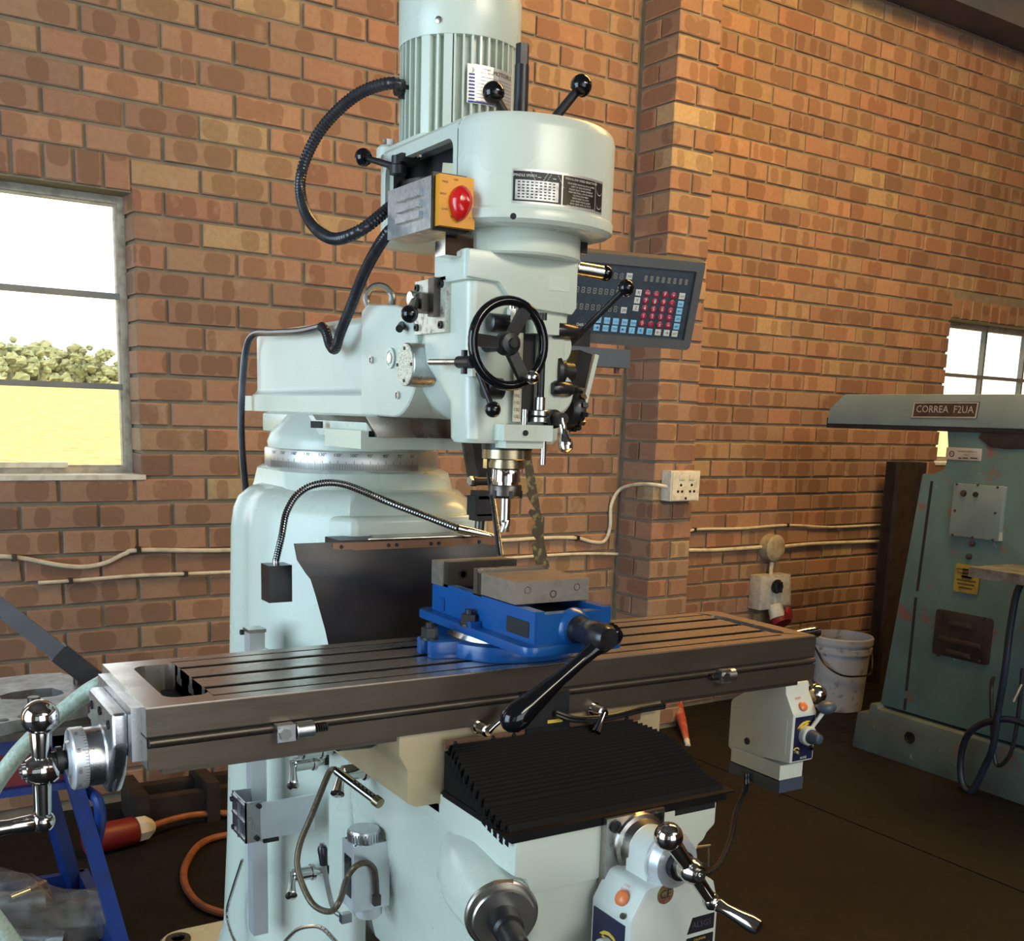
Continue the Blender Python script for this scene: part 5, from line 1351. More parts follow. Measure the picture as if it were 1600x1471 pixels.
mp('lever_grip', G().lathe(lp[1], lp[0] - lp[1], [(0, .0065), (.01, .0072), (.028, .0085), (.033, .0065)], 16), BLACK, plv)
mp('lever_clevis', G().cbox(atx(540, 1434, .370), (.018, .012, .016), None, .002), ALU, oil)
fit = Vector((px0 + .030, py0 - .003, pz0 + .042))
mp('pump_outlet', G().cbox(aty(588, 1406, py0 - .004), (.012, .012, .018), None, .002).cyl(aty(588, 1396, py0 - .006), aty(587, 1374, py0 - .006), .0052, None, 12), STEELD, oil)
hp_ = [aty(587, 1376, py0 - .006), aty(584, 1358, py0 - .010), aty(572, 1349, py0 - .014), aty(555, 1355, py0 - .016), aty(541, 1376, py0 - .012), aty(531, 1408, .16), aty(515, 1425, .18), aty(487, 1411, .22), aty(466, 1362, .25), aty(468, 1322, .26), aty(488, 1272, .25), aty(508, 1222, .23), aty(516, 1205, .22), aty(524, 1203, .21)]
mp('oil_hose', G().tube(smooth_path(hp_, 8), .0050, 12), mk('braided_hose', (0.10, 0.075, 0.045), 0.4, 0.4, (0.16, 0.13, 0.09), 200), oil)
mb0, mb1 = aty(526, 1205, .21), aty(586, 1250, .13)
man = mp('oil_manifold', G().cyl(mb0, mb1, .0068, None, 16, .001), CHROME, oil)
for k in range(6): q_ = mb0.lerp(mb1, .42 + .1 * k); mp('manifold_port', G().cyl(q_ + Vector((0, -.006, .003)), q_ + Vector((0, -.009, .005)), .0022, None, 8), INKB, man)
mp('manifold_end', G().cyl(mb1, mb1 + (mb1 - mb0).normalized() * .012, .0085, None, 14), BRONZE, man)

# ---- digital scale on the column flank
C = atx(390, 990, .306)
sc = mp('column_scale', G().box((.306, C.y, .335), (.334, C.y + .030, C.z), .002), ALUM)
mp('scale_end_cap', G().box((.304, C.y - .002, C.z), (.336, C.y + .032, C.z + .006), .001), ALU, sc)
mp('scale_backing', G().box((.330, C.y - .028, .70), (.338, C.y + .006, C.z - .03), .001), PAINT, sc)
for zz in (C.z - .055, .735): mp('backing_screw', G().lathe((.330, C.y - .020, zz), (-1, 0, 0), [(0, .005), (.004, .0045)], 12), BLACKM, sc)
mp('cap_bolt', G().lathe((.306, C.y + .034, C.z - .004), (-1, 0, 0), [(0, .005), (.006, .005)], 10), BLACKM, sc)
B_ = atx(383, 1256, .272)
bz0 = atx(381, 1316, .272).z
XB = .272
rdh = mp('scale_carriage', G().box((XB, B_.y, bz0), (XB + .0025, B_.y + .075, B_.z), .001).box((XB, B_.y + .072, bz0), (XB + .04, B_.y + .0755, B_.z), .001).box((XB, B_.y, bz0), (XB + .030, B_.y + .003, B_.z), .001), ALU, sc)
for k in range(3):
    zz = bz0 + .006 + k * (B_.z - bz0 - .012) / 2; mp('carriage_rib', G().box((XB - .0025, B_.y + .002, zz - .002), (XB + .0005, B_.y + .073, zz + .002), .0008), ALU, sc)
mp('carriage_rib', G().box((XB - .0025, B_.y + .036, bz0), (XB + .0005, B_.y + .039, B_.z), .0008), ALU, sc)
mp('carriage_plate', G().box((XB + .028, B_.y - .002, bz0 + .004), (XB + .128, B_.y + .004, B_.z - .004), .001), ALUM, sc)
mp('carriage_label', G().box((XB + .032, B_.y - .003, bz0 - .004), (XB + .060, B_.y + .004, bz0 + .003), .001), BLACK, sc)
for (xx, zz) in ((XB + .024, B_.z - .008), (XB + .020, bz0 + .008)): mp('carriage_screw', G().lathe((xx, B_.y - .002, zz), (0, -1, 0), [(0, .0048), (.004, .0045)], 12), BLACKM, sc)
for (yy, zz) in ((B_.y + .065, B_.z - .012), (B_.y + .060, bz0 + .012)): mp('carriage_screw', G().lathe((XB - .0025, yy, zz), (-1, 0, 0), [(0, .005), (.004, .0045)], 12), BLACKM, sc)
cpath = smooth_path([atx(379, 1344, .300), atx(364, 1390, .296), atx(355, 1425, .294), atx(360, 1455, .294), atx(372, 1480, .296)], 10)
mp('armoured_cable', G().tube(resample(cpath, .0022), .0030, 8, ribs=.12), STEELB, sc)
cpath = smooth_path([atx(440, 1478, .30), atx(462, 1455, .30), atx(485, 1448, .30), atx(505, 1452, .30), atx(530, 1478, .30)], 10)
mp('armoured_cable', G().tube(resample(cpath, .0022), .0032, 8, ribs=.12), STEELB, sc)

# ================================================================== vise on the table
vise = thing('milling_vise', (.573, .12, TZ), 'blue swivel-base milling vise with grey jaws bolted on the mill table', 'vise')
def vp(name, g, mat=BLUEV, parent=None, **k): return ob(name, g, mat, parent or vise, **k)
pts = rrect(.468, .680, .014, .238, .095, 8)
vb = vp('swivel_base', G().prism(pts, 'z', TZ, TZ + .024, .004, 2, .3))
lug = [(.480, .085), (.445, .092), (.434, .098), (.434, .112), (.452, .116), (.452, .128), (.434, .132), (.434, .146), (.448, .152), (.485, .165)]
vp('base_lug', G().prism(lug, 'z', TZ, TZ + .026, .003), parent=vb)
vp('base_lug', G().prism([(1.147 - x, y) for x, y in lug], 'z', TZ, TZ + .026, .003), parent=vb)
vp('swivel_ring', G().lathe((.573, .122, TZ + .023), (0, 0, 1), [(0, .088), (.003, .088), (.009, .084), (.014, .084)], 56), STEELB, vb)
fz0, fz1 = TZ + .033, TZ + .047
fl_pts = rrect(.488, .658, -.080, .262, .020, 5)
vp('body_flange', G().prism(fl_pts, 'z', fz0, fz1, .003, 2, .3))
bz0_, bz1_ = fz1 - .002, 1.044
body = vp('vise_body', G().box((.508, -.066, bz0_), (.524, .240, bz1_), .003).box((.622, -.066, bz0_), (.638, .240, bz1_), .003).box((.512, -.068, bz0_), (.634, -.050, 1.040), .003).box((.512, .200, bz0_), (.634, .240, bz1_), .003).box((.520, -.05, bz0_), (.626, .21, 1.014)))
vp('screw_boss', G().lathe((.575, -.062, 1.016), (0, -1, 0), [(0, .030), (.008, .027), (.012, .023)], 32), parent=body)
w0 = atx(792, 973, .5078); w1 = atx(826, 1000, .5078)
vp('side_window', G().prism(rrect(w1.y, w0.y, 1.0045, 1.0275, .003), 'x', .5070, .5085), DARKIN, body)
vp('side_pocket', G().prism(rrect(.196, .214, 1.000, 1.022, .006), 'x', .5066, .5085), mk('vise_blue_recess', (0.008, 0.07, 0.26), 0.3), body)
vp('bed_way', G().box((.526, -.045, 1.012), (.620, .20, 1.030), .002), STEELD, body)
JAWM = mk('jaw_steel', (0.46, 0.41, 0.35), 0.38, 0.82, (0.34, 0.30, 0.25), 60, (0.45, 0.7))
fj = vp('fixed_jaw', G().box((.506, .202, bz1_ - .004), (.636, .240, 1.078), .0015), JAWM)
vp('jaw_plate', G().box((.508, .188, bz1_ - .004), (.634, .202, 1.080), .001), STEELD, fj)
vp('jaw_bolt', G().lathe((.535, .188, 1.060), (0, -1, 0), [(0, .0085), (.001, .0085), (.001, .005), (-.003, .005)], 18), BLACKM, fj)
mj = vp('moving_jaw', G().box((.507, -.015, bz1_ + .002), (.634, .082, 1.078), .0015), JAWM)
vp('jaw_plate', G().box((.508, .082, bz1_ - .002), (.634, .094, 1.077), .001), STEELD, mj); vp('jaw_plate', G().box((.508, .095, bz1_ - .002), (.634, .107, 1.082), .001), STEEL, mj)
for (x_, z_) in ((.527, 1.066), (.612, 1.066), (.571, 1.058)):
    vp('jaw_hole', G().lathe((x_, -.0148, z_), (0, -1, 0), [(0, .0055), (.0006, .0055), (.0006, .0042), (-.003, .004)], 18), STEELB if z_ > 1.06 else BLACKM, mj)
for (x_, y_, zz) in ((.497, .098, fz1), (.443, .122, TZ + .026)):
    nut = vp('clamp_nut', G().lathe((x_, y_, zz - .001), (0, 0, 1), [(0, .014), (.004, .014)], 20).hexn((x_, y_, zz + .003), (0, 0, 1), .0125, .014).cyl((x_, y_, zz + .016), (x_, y_, zz + .024), .0065, None, 12), BLACKM, smooth=30)
ang = vp('angle_scale', G().box((.489, .078, fz1 - .001), (.506, .095, fz1 + .008), .001), parent=vb)
hb = Vector((.577, -.128, 1.014))
hd = vp('vise_handle', G().lathe((.577, -.068, 1.016), (0, -1, 0), [(0, .020), (.006, .0205), (.012, .0175), (.030, .0165), (.034, .019), (.070, .019), (.078, .015)], 24), BLACK)
tipv = aty(800, 1126, -.128)
a_s = aty(950, 996, -.128)
dv = tipv - a_s
vp('handle_arm', G().lathe(a_s - dv.normalized() * .016, dv, [(0, .014), (.008, .017), (.030, .015), (.045, .0105), (.07, .0095), (dv.length * .62, .0105), (dv.length * .92, .0165), (dv.length + .006, .0195), (dv.length + .020, .0175), (dv.length + .029, .010), (dv.length + .032, .002)], 24), GLOSSB, hd)

# ================================================================== gooseneck coolant hose with magnetic block
gn = thing('gooseneck_hose', (.335, .47, .98), 'shiny flexible gooseneck hose on a small black block on the column', 'hose')
C = atx(436, 905, .330)
ob('magnet_block', G().box((.300, C.y - .036, C.z - .034), (.340, C.y + .004, C.z + .028), .002), BLACK, gn)
ob('block_stud', G().cyl((.320, C.y - .014, C.z + .026), (.320, C.y - .014, C.z + .036), .006, None, 12), STEELB, gn)
gp = [Vector((.320, C.y - .014, C.z + .034)), aty(440, 838, C.y - .03), aty(448, 800, C.y - .04), aty(468, 770, C.y - .06), aty(500, 756, C.y - .08), aty(540, 758, C.y - .11), aty(600, 782, C.y - .16), aty(660, 805, C.y - .19), aty(715, 826, C.y - .22)]
NECK = mk('gooseneck_chrome', (0.22, 0.22, 0.22), 0.2, 1.0, (0.12, 0.12, 0.12), 40)
ob('flexible_neck', G().tube(resample(smooth_path(gp, 12), .0022), .0058, 10, ribs=.09), NECK, gn)
e0, e1 = gp[-1], aty(770, 838, C.y - .235)
ob('hose_nozzle', G().lathe(e0, e1 - e0, [(0, .0072), ((e1 - e0).length * .45, .0072), ((e1 - e0).length * .46, .0062), ((e1 - e0).length * .6, .0062), ((e1 - e0).length, .0038)], 18), CHROME, gn)

# guard arm behind the spindle
yg = .33
g = G().prism([(q.x, q.z) for q in (aty(716, 655, yg), aty(731, 655, yg), aty(746, 752, yg), aty(733, 756, yg))], 'y', yg - .003, yg + .003)
ga = mp('guard_arm', g, STEELD)
g = G().prism([(q.x, q.z) for q in (aty(731, 690, yg + .02), aty(768, 690, yg + .02), aty(768, 750, yg + .02), aty(748, 755, yg + .02))], 'y', yg + .012, yg + .018)
mp('dark_plate', g, BLACKM, ga)
p = aty(738, 752, yg - .006); q_ = aty(765, 752, yg - .004)
mp('joint_bolt', G().lathe(p, q_ - p, [(0, .009), (.006, .009), (.006, .0075), ((q_ - p).length, .0075)], 18), BLACKM, ga)
mp('bolt_head', G().lathe(p - (q_ - p).normalized() * .006, q_ - p, [(0, .0085), (.006, .0085)], 6), STEELB, ga)
for (px, py, w_, h_) in ((752, 790, .040, .034), (752, 773, .026, .014), (751, 808, .030, .012)):
    mp('clamp_block', G().cbox(aty(px, py, yg), (w_, .03, h_), None, .003), BLACKM, ga)
mp('joint_rod', G().cyl(aty(750, 812, yg), aty(748, 838, yg), .0085, None, 14), STEELD, ga)
rod0, rod1 = aty(762, 738, .215), aty(780, 868, .215)
th_ = mp('black_rod', G().cyl(rod0, rod1, .0026, None, 10), BLACK)
t0_, t1_ = rod0 + Vector((.010, .004, -.02)), rod1 + Vector((.0075, .004, .0))
n_ = 110
mp('threaded_rod', G().tube([t0_.lerp(t1_, k / n_) for k in range(n_ + 1)], .0030, 8, ribs=.14), STEELB, th_)
mp('rod_clip', G().cbox(aty(763, 722, .212), (.012, .012, .020), None, .002), CHROME, th_)
ys = .30
jag = [(818, 716), (830, 716), (846, 810), (850, 850), (858, 886), (840, 888), (834, 868), (832, 852), (840, 846), (834, 838), (829, 825), (838, 818), (833, 812), (826, 802), (829, 796), (838, 798), (830, 786), (822, 772), (826, 768)]
g = G().prism([(q.x, q.z) for q in (aty(a, b, ys) for a, b in jag)], 'y', ys - .0015, ys + .0015)
mp('guard_strip', g, mk('stained_strip', (0.11, 0.085, 0.055), 0.4, 0.5, (0.30, 0.24, 0.11), 70, (0.52, 0.62)), None, 'brown jagged-edged strip', smooth=0)

# ================================================================== digital readout
RD = Matrix.Translation((1.1491, .5985, 1.5533)) @ Matrix.Rotation(-.3174, 4, 'Z') @ Matrix.Rotation(.2932, 4, 'X') @ Matrix.Rotation(.024, 4, 'Y')
RDI = RD.inverted()
def on_dro(px, py, y=0.0):
    o = RDI @ CAM; d = RDI.to_3x3() @ ray(px, py); return o + d * ((y - o.y) / d.y)
DW, DH = .300, .182
dro = thing('digital_readout', (0, 0, -DH / 2), 'dark grey digital readout with red and blue keys, right of the mill head', 'display', frame=RD)
def dp(name, g, mat, parent=None, **k): return ob(name, g, mat, parent or dro, **k)
cs = dp('case', G().prism(rrect(-DW / 2, DW / 2, -DH / 2, DH / 2, .008), 'y', .002, .055, .004), BEZEL)
dp('bezel', G().ring(rrect(-DW / 2, DW / 2, -DH / 2, DH / 2, .010, 5), rrect(-DW / 2 + .018, DW / 2 - .016, -DH / 2 + .020, DH / 2 - .018, .003, 5), 'y', -.008, .004), BEZEL)
dp('top_edge', G().box((-DW / 2, -.006, DH / 2 - .012), (DW / 2, .045, DH / 2 + .001), .004), BEZEL)
scr = dp('screen', G().box((-DW / 2 + .016, -.001, -DH / 2 + .018), (DW / 2 - .014, .004, DH / 2 - .016)), SCREENM, smooth=0)
def seg8(g, c, w_, h_, t_, mid=False):
    def bar(x0, z0, x1, z1): g.add([(c.x + x0, -.0014, c.z + z0), (c.x + x1, -.0014, c.z + z0), (c.x + x1, -.0014, c.z + z1), (c.x + x0, -.0014, c.z + z1)], [(0, 1, 2, 3)])
    for z in (-h_ / 2, -t_ / 2, h_ / 2 - t_): bar(-w_ / 2 + t_, z, w_ / 2 - t_, z + t_)
    for x in (-w_ / 2, w_ / 2 - t_):
        bar(x, -h_ / 2 + .0004, x + t_, -t_ * .7); bar(x, t_ * .7, x + t_, h_ / 2 - .0004)
    if mid: bar(-t_ / 2, -h_ / 2 + t_, t_ / 2, h_ / 2 - t_)
rows_ = (((905, 427), (971, 431.6), .0066, .0112, False), ((902, 452), (965, 457.5), .0066, .0115, False), ((899, 478), (961.5, 483), .0066, .0118, False), ((1009, 435), (1072, 441), .0060, .0112, True))
for (a, b, w_, h_, mid) in rows_:
    A_, B2 = on_dro(*a), on_dro(*b)
    for k in range(8):
        g = G(); seg8(g, A_.lerp(B2, k / 7), w_, h_, .0011, mid); dp('digit', g, SEGM, scr, smooth=0)
def key(px, py, s_, mat, txt, ink, rnd_=False, tm=1.0):
    c = on_dro(px, py)
    if rnd_: g = G().lathe((c.x, 0, c.z), (0, -1, 0), [(0, s_), (.0024, s_), (.003, s_ * .85)], 18)
    else: g = G().box((c.x - s_, -.0026, c.z - s_), (c.x + s_, 0, c.z + s_), .0005)
    k = dp('key', g, mat, scr)
    if txt: text('key_lettering', txt, (c.x, -.0033, c.z), (1, 0, 0), (0, 0, 1), s_ * 1.5 * tm, ink, k)
cpx = lambda x, y: (860 + x / 5.714, 370 + y / 5.714)
for (x, y, t_) in ((703, 352, 'X0'), (677, 505, 'Y0'), (652, 655, 'Z0'), (785, 497, 'X'), (772, 567, 'Y'), (760, 635, 'Z')): key(*cpx(x, y), .0062, KEYW, t_, INKB, tm=.85 if len(t_) > 1 else 1)
reds = [[(865, 502, 'CLS'), (943, 513, 'Ca'), (1022, 515, 'F'), (1097, 525, '+')], [(848, 570, '7'), (930, 580, '8'), (1008, 585, '9'), (1083, 592, '-')], [(838, 638, '4'), (917, 648, '5'), (995, 650, '6'), (1070, 660, 'x')], [(828, 708, '1'), (905, 712, '2'), (982, 718, '3'), (1058, 725, '÷')], [(815, 772, '0'), (893, 780, '.'), (972, 785, '±'), (1048, 792, '=')]]
for r in reds:
    for (x, y, t_) in r: key(*cpx(x, y), .0068, KEYR, t_, INKW, True, .6 if len(t_) > 1 else 1)
for (x, y, t_, m_) in ((1172, 530, 'Cal', KEYW), (1160, 600, 'Arc', KEYB), (1147, 665, 'INT', KEYB), (1135, 732, 'LIN', KEYB), (1123, 800, 'INC', KEYB), (1107, 865, 'EXT', KEYW), (957, 852, '←', KEYW), (1033, 858, '→', KEYW)): key(*cpx(x, y), .0064, m_, t_, INKB, tm=.55 if len(t_) > 1 else 1.1)
for (x, y, t_) in ((425, 740, 'SIN'), (503, 748, 'COS'), (581, 755, '1/2'), (660, 762, 'Ref'), (738, 770, 'SDM'), (410, 810, '<■'), (490, 817, 'PCD'), (568, 820, 'TAP'), (646, 828, '■>'), (724, 835, '/'), (802, 838, 'R'), (880, 847, 'O')): key(*cpx(x, y), .0064, KEYB, t_, INKBL, tm=.6 if len(t_) > 1 else 1)
c = on_dro(*cpx(275, 785)); text('model_lettering', 'D60-3', (c.x, -.0014, c.z), (1, 0, 0), (0, 0, 1), .0085, INKW, scr)
def in_dro(g): g.v = [tuple(RDI @ Vector(p)) for p in g.v]; return g
arm_ = dro
A_ = aty(866, 552, .64); B2 = aty(976, 556, .64)
dp('arm_bar', in_dro(G().box((A_.x - .30, .62, A_.z - .022), (B2.x, .66, A_.z + .016), .002)), mk('arm_grey', (0.10, 0.115, 0.135), 0.4))
dp('arm_screw', in_dro(G().cyl((B2.x - .020, .64, A_.z - .034), (B2.x - .020, .64, A_.z - .022), .006, None, 12)), REDOX)
dp('arm_post', in_dro(G().box((B2.x - .16, .63, A_.z + .014), (B2.x - .10, .655, A_.z + .05), .002)), BLACKM)
dp('arm_strut', in_dro(G().box((A_.x - .30, .61, A_.z - .03), (A_.x - .26, .70, A_.z + .02), .002)), BLACKM)

# ================================================================== the old green milling machine on the right
X2 = 3.256; XD = .52
old = thing('old_milling_machine', (X2 + .25, 1.0, 0), 'worn green old horizontal milling machine by the right-hand window', 'machine')
def op(name, g, mat=GREENM, parent=None, **k): return ob(name, g, mat, parent or old, **k)
def worn(name, c1, c2):
    m, t, b = nodes_of(name)
    co = N(t, 'ShaderNodeTexCoord').outputs['Object']
    n1 = noise(t, 5, 5, co, .6); n2 = noise(t, 24, 5, co, .7)
    c = mix_col(t, ramp(t, n1, [(.35, 0.0), (.7, 1.0)]), c1, c2)
    c = mix_col(t, ramp(t, noise(t, 9, 6, co, .65), [(.60, 0.0), (.66, .85)]), c, (0.20, 0.085, 0.075))
    c = mix_col(t, ramp(t, n2, [(.68, 0.0), (.72, .9)]), c, (0.36, 0.37, 0.34))
    t.links.new(c, b.inputs['Base Color']); b.inputs['Roughness'].default_value = .5
    bn = N(t, 'ShaderNodeBump'); bn.inputs['Strength'].default_value = .2; bn.inputs['Distance'].default_value = .003
    t.links.new(n2, bn.inputs['Height']); t.links.new(bn.outputs[0], b.inputs['Normal'])
    return m
WORNG = worn('worn_green_paint', (0.105, 0.195, 0.20), (0.068, 0.130, 0.132)); WORNB = worn('worn_base_paint', (0.105, 0.155, 0.15), (0.065, 0.08, 0.075))
ax_ = lambda px, py, d=0.0: (atx(px, py, X2 - d).y, atx(px, py, X2 - d).z)
bprof = [(1.652, 0.0), (1.640, .155), (1.585, .160), (1.580, .205), (1.545, .205), (1.540, .190), (.25, .185), (.25, 0.0)]
op('machine_base', G().prism(bprof, 'x', X2 - .035, X2 + XD, .006), WORNB)
cprof = [(1.560, .20), (1.468, 1.142), (1.425, 1.142), (1.372, 1.165), (1.362, 1.22), (1.378, 1.31), (.45, 1.31), (.45, .20)]
cbody = op('machine_column', G().prism(cprof, 'x', X2, X2 + XD - .06, .008), WORNG)
aprof = [(1.950, 1.320), (1.942, 1.380), (1.870, 1.440), (.30, 1.440), (.30, 1.320)]
oa = op('overarm', G().prism(aprof, 'x', X2 - .020, X2 + XD - .10, .006), GREENL)
op('overarm_way', G().prism([(1.962, 1.304), (1.965, 1.345), (1.955, 1.345), (1.945, 1.320), (.30, 1.320), (.30, 1.304)], 'x', X2 - .008, X2 + XD - .12, .003), RUSTY, oa)
y0_, z0_ = ax_(1426, 652, .021); y1_, z1_ = ax_(1529, 628, .021)
bpl = op('model_plate', G().prism([(y0_ + .006, z0_ - .004), (y0_, z1_ - .002), (y1_ - .006, z1_), (y1_, z0_ + .0)], 'x', X2 - .0225, X2 - .019), STEELD, oa)
op('plate_border', G().ring([(y0_ + .004, z0_ - .002), (y0_ - .001, z1_ - .0035), (y1_ - .004, z1_ - .002), (y1_ + .002, z0_ + .001)], [(y0_ - .002, z0_ + .002), (y0_ - .006, z1_ - .0075), (y1_ + .003, z1_ - .006), (y1_ + .007, z0_ + .005)], 'x', X2 - .0235, X2 - .0222), LABELS, bpl)
text('plate_lettering', 'CORREA  F2UA', (X2 - .0236, (y0_ + y1_) / 2, (z0_ + z1_) / 2), (0, -1, 0), (0, 0, 1), .037, LABELS, bpl)
def face_plate(name, c0, c1, mat, thick=.004, r=.01, parent=None):
    (ya, za), (yb_, zb) = ax_(*c0, thick), ax_(*c1, thick)
    return op(name, G().prism(rrect(min(ya, yb_), max(ya, yb_), min(za, zb), max(za, zb), r), 'x', X2 - thick, X2 + .002, .001), mat, parent or cbody)
mpz = face_plate('maker_plate', (1479, 699), (1532, 721), LABELS, .003, .003)
yy, zz = ax_(1484, 705, .004); 
op('maker_emblem', G().torus((X2 - .0035, ax_(1487, 709, .004)[0], ax_(1487, 709, .004)[1] - .001), (1, 0, 0), .0095, .0016, 20, 6), INKB, mpz)
text('plate_lettering', 'NC', (X2 - .0036, ax_(1487, 709, .004)[0], ax_(1487, 709, .004)[1] - .001), (0, -1, 0), (0, 0, 1), .009, INKB, mpz)
yt, zt_ = ax_(1512, 706, .004); text('plate_lettering', 'NICOLAS CORREA, S. A.', (X2 - .0036, yt, zt_), (0, -1, 0), (0, 0, 1), .0078, INKB, mpz)
yt, zt_ = ax_(1510, 711, .004); text('plate_lettering', 'BURGOS', (X2 - .0036, yt, zt_), (0, -1, 0), (0, 0, 1), .006, INKB, mpz)
g = G()
for (a, b) in ((1497, 1502), (1504, 1512), (1516, 1527)):
    ya, za = ax_(a, 716, .0036); yb_, _ = ax_(b, 717, .0036); g.box((X2 - .0037, yb_, za - .002), (X2 - .0031, ya, za + .002))
op('plate_print', g, INKB, mpz, smooth=0)
hg = [ax_(1530, 684), ax_(1535, 676), ax_(1600, 676), ax_(1640, 678), ax_(1640, 702), ax_(1570, 702), ax_(1548, 699)]
op('cast_cover', G().prism(hg, 'x', X2 - .006, X2 + .002, .003), RUSTY, cbody)
pnl = face_plate('switch_panel', (1491, 755), (1560, 846), GREENL, .018, .004)
op('panel_stain', G().prism([ax_(1556, 760, .019), ax_(1563, 760, .019), ax_(1561, 846, .019), ax_(1555, 846, .019)], 'x', X2 - .017, X2), LABELS, pnl)
for (px, py, r, m_) in ((1506, 771, .0105, STEELD), (1525, 773, .0085, BLACK)):
    yy, zz = ax_(px, py, .018); op('panel_button', G().lathe((X2 - .018, yy, zz), (-1, 0, 0), [(0, r * 1.15), (.003, r * 1.15), (.003, r), (.008, r)], 18), m_, pnl)
for (px, py) in ((1495, 757), (1528, 758), (1559, 762), (1492, 798), (1555, 802), (1488, 836), (1519, 840), (1551, 844)):
    yy, zz = ax_(px, py, .018); op('panel_screw', G().lathe((X2 - .018, yy, zz), (-1, 0, 0), [(0, .005), (.002, .0045)], 10), STEELD, pnl)
for (px, py, r) in ((1520, 850, .010), (1515, 870, .011)):
    yy, zz = ax_(px, py); op('cover_bolt', G().lathe((X2, yy, zz), (-1, 0, 0), [(0, r), (.008, r), (.009, r * .6)], 16), STEELD, cbody)
lou = face_plate('louvre_panel', (1463, 951), (1543, 1041), RUSTY, .008, .014)
for k, (a, b, yy) in enumerate(((1483, 1522, 973), (1467, 1535, 996), (1478, 1518, 1017))):
    ya, za = ax_(a, yy, .008); yb_, zb = ax_(b, yy + 6, .008)
    op('louvre', G().prism([(yb_, za - .012), (yb_ + .006, za + .008), (ya - .006, za + .010), (ya, za - .009)], 'x', X2 - .018, X2 - .006, .003), RUSTY, lou)
for (px, py) in ((1472, 955), (1538, 966), (1465, 1024), (1530, 1034)):
    yy, zz = ax_(px, py, .008); op('louvre_screw', G().lathe((X2 - .008, yy, zz), (-1, 0, 0), [(0, .006), (.003, .005)], 10), STEELD, lou)
# door seam
for (a, b) in (((1456, 752), (1433, 924)), ((1431, 934), (1416, 1080)), ((1415, 1092), (1413, 1110))):
    ya, za = ax_(*a, .001); yb_, zb = ax_(*b, .001)
    op('door_seam', G().prism([(ya + .006, za), (ya - .006, za), (yb_ - .006, zb), (yb_ + .006, zb)], 'x', X2 - .0012, X2 + .001), DARKIN, cbody, smooth=0)
yy, zz = ax_(1422, 1153, .035); op('base_socket', G().lathe((X2 - .036, yy, zz), (-1, 0, 0), [(0, .024), (.003, .024), (.003, .018), (-.004, .016)], 24), BLACK)
tg = thing('yellow_tag', (X2 - .008, ax_(1510, 930)[0], ax_(1510, 930)[1]), 'yellow warning tag hanging on the old green machine', 'tag')
(ya, za), (yb_, zb) = ax_(1494, 880, .006), ax_(1527, 930, .006)
tagb = ob('tag_card', G().prism(rrect(yb_, ya, zb, za, .006), 'x', X2 - .007, X2 - .005), mk('tag_yellow', (0.32, 0.24, 0.03), 0.5, 0, (0.20, 0.15, 0.03), 30), tg)
g = G()
for k, w_ in enumerate((.55, .7, .8, .45, .8, .9)):
    z_ = zb + .014 + k * .014; m_ = (ya + yb_) / 2; hw_ = (ya - yb_) / 2 * w_
    g.box((X2 - .0076, m_ - hw_, z_), (X2 - .007, m_ + hw_, z_ + (.007 if k < 4 else .004)))
g.box((X2 - .0076, (ya + yb_) / 2 - .02, za - .055), (X2 - .007, (ya + yb_) / 2 + .02, za - .015))
ob('tag_print', g, mk('tag_ink', (0.08, 0.06, 0.01), 0.6), tg, smooth=0)
# knee table corner and hoses at the right edge
(ya, za) = ax_(1553, 893, .16)
op('table_end', G().box((X2 - .30, ya - .50, za - .012), (X2 - .06, ya + .0, za + .022), .003), TRAYM)
h1 = [atx(1600, 905, X2 - .14), atx(1588, 930, X2 - .14), atx(1578, 985, X2 - .14), atx(1570, 1050, X2 - .14), atx(1560, 1110, X2 - .13), atx(1552, 1165, X2 - .12), atx(1538, 1200, X2 - .10), atx(1518, 1236, X2 - .10), atx(1503, 1222, X2 - .10), atx(1502, 1180, X2 - .10), atx(1515, 1145, X2 - .11), atx(1545, 1128, X2 - .12), atx(1580, 1125, X2 - .12), atx(1620, 1140, X2 - .12)]
op('coolant_hose', G().tube(smooth_path(h1, 8), .0125, 12), mk('dark_blue_hose', (0.02, 0.03, 0.055), 0.35, 0, (0.012, 0.012, 0.014), 12))
h2 = [atx(1598, 1045, X2 - .10), atx(1592, 1110, X2 - .10), atx(1580, 1175, X2 - .10), atx(1560, 1197, X2 - .10), atx(1552, 1170, X2 - .10), atx(1549, 1080, X2 - .09), atx(1552, 1060, X2 - .04)]
op('drain_hose', G().tube(smooth_path(h2, 8), .0075, 10), RUBBER)
op('hose_lever', G().cyl(atx(1597, 1070, X2 - .12), atx(1584, 1097, X2 - .14), .006, None, 10), STEELB)

# dark steel channel standing by the wall
A_ = wallpt(1393, 722, .10); B2 = wallpt(1434, 722, .10)
ob('steel_channel', G().box((A_.x, -.13, 0), (B2.x, -.075, A_.z), .002).box((B2.x - .006, -.155, 0), (B2.x, -.07, A_.z), .001).box((A_.x, -.155, 0), (A_.x + .006, -.07, A_.z), .001), RUSTY, None, 'tall dark steel channel leaning upright against the wall behind the green machine', 'channel', frame=FW)

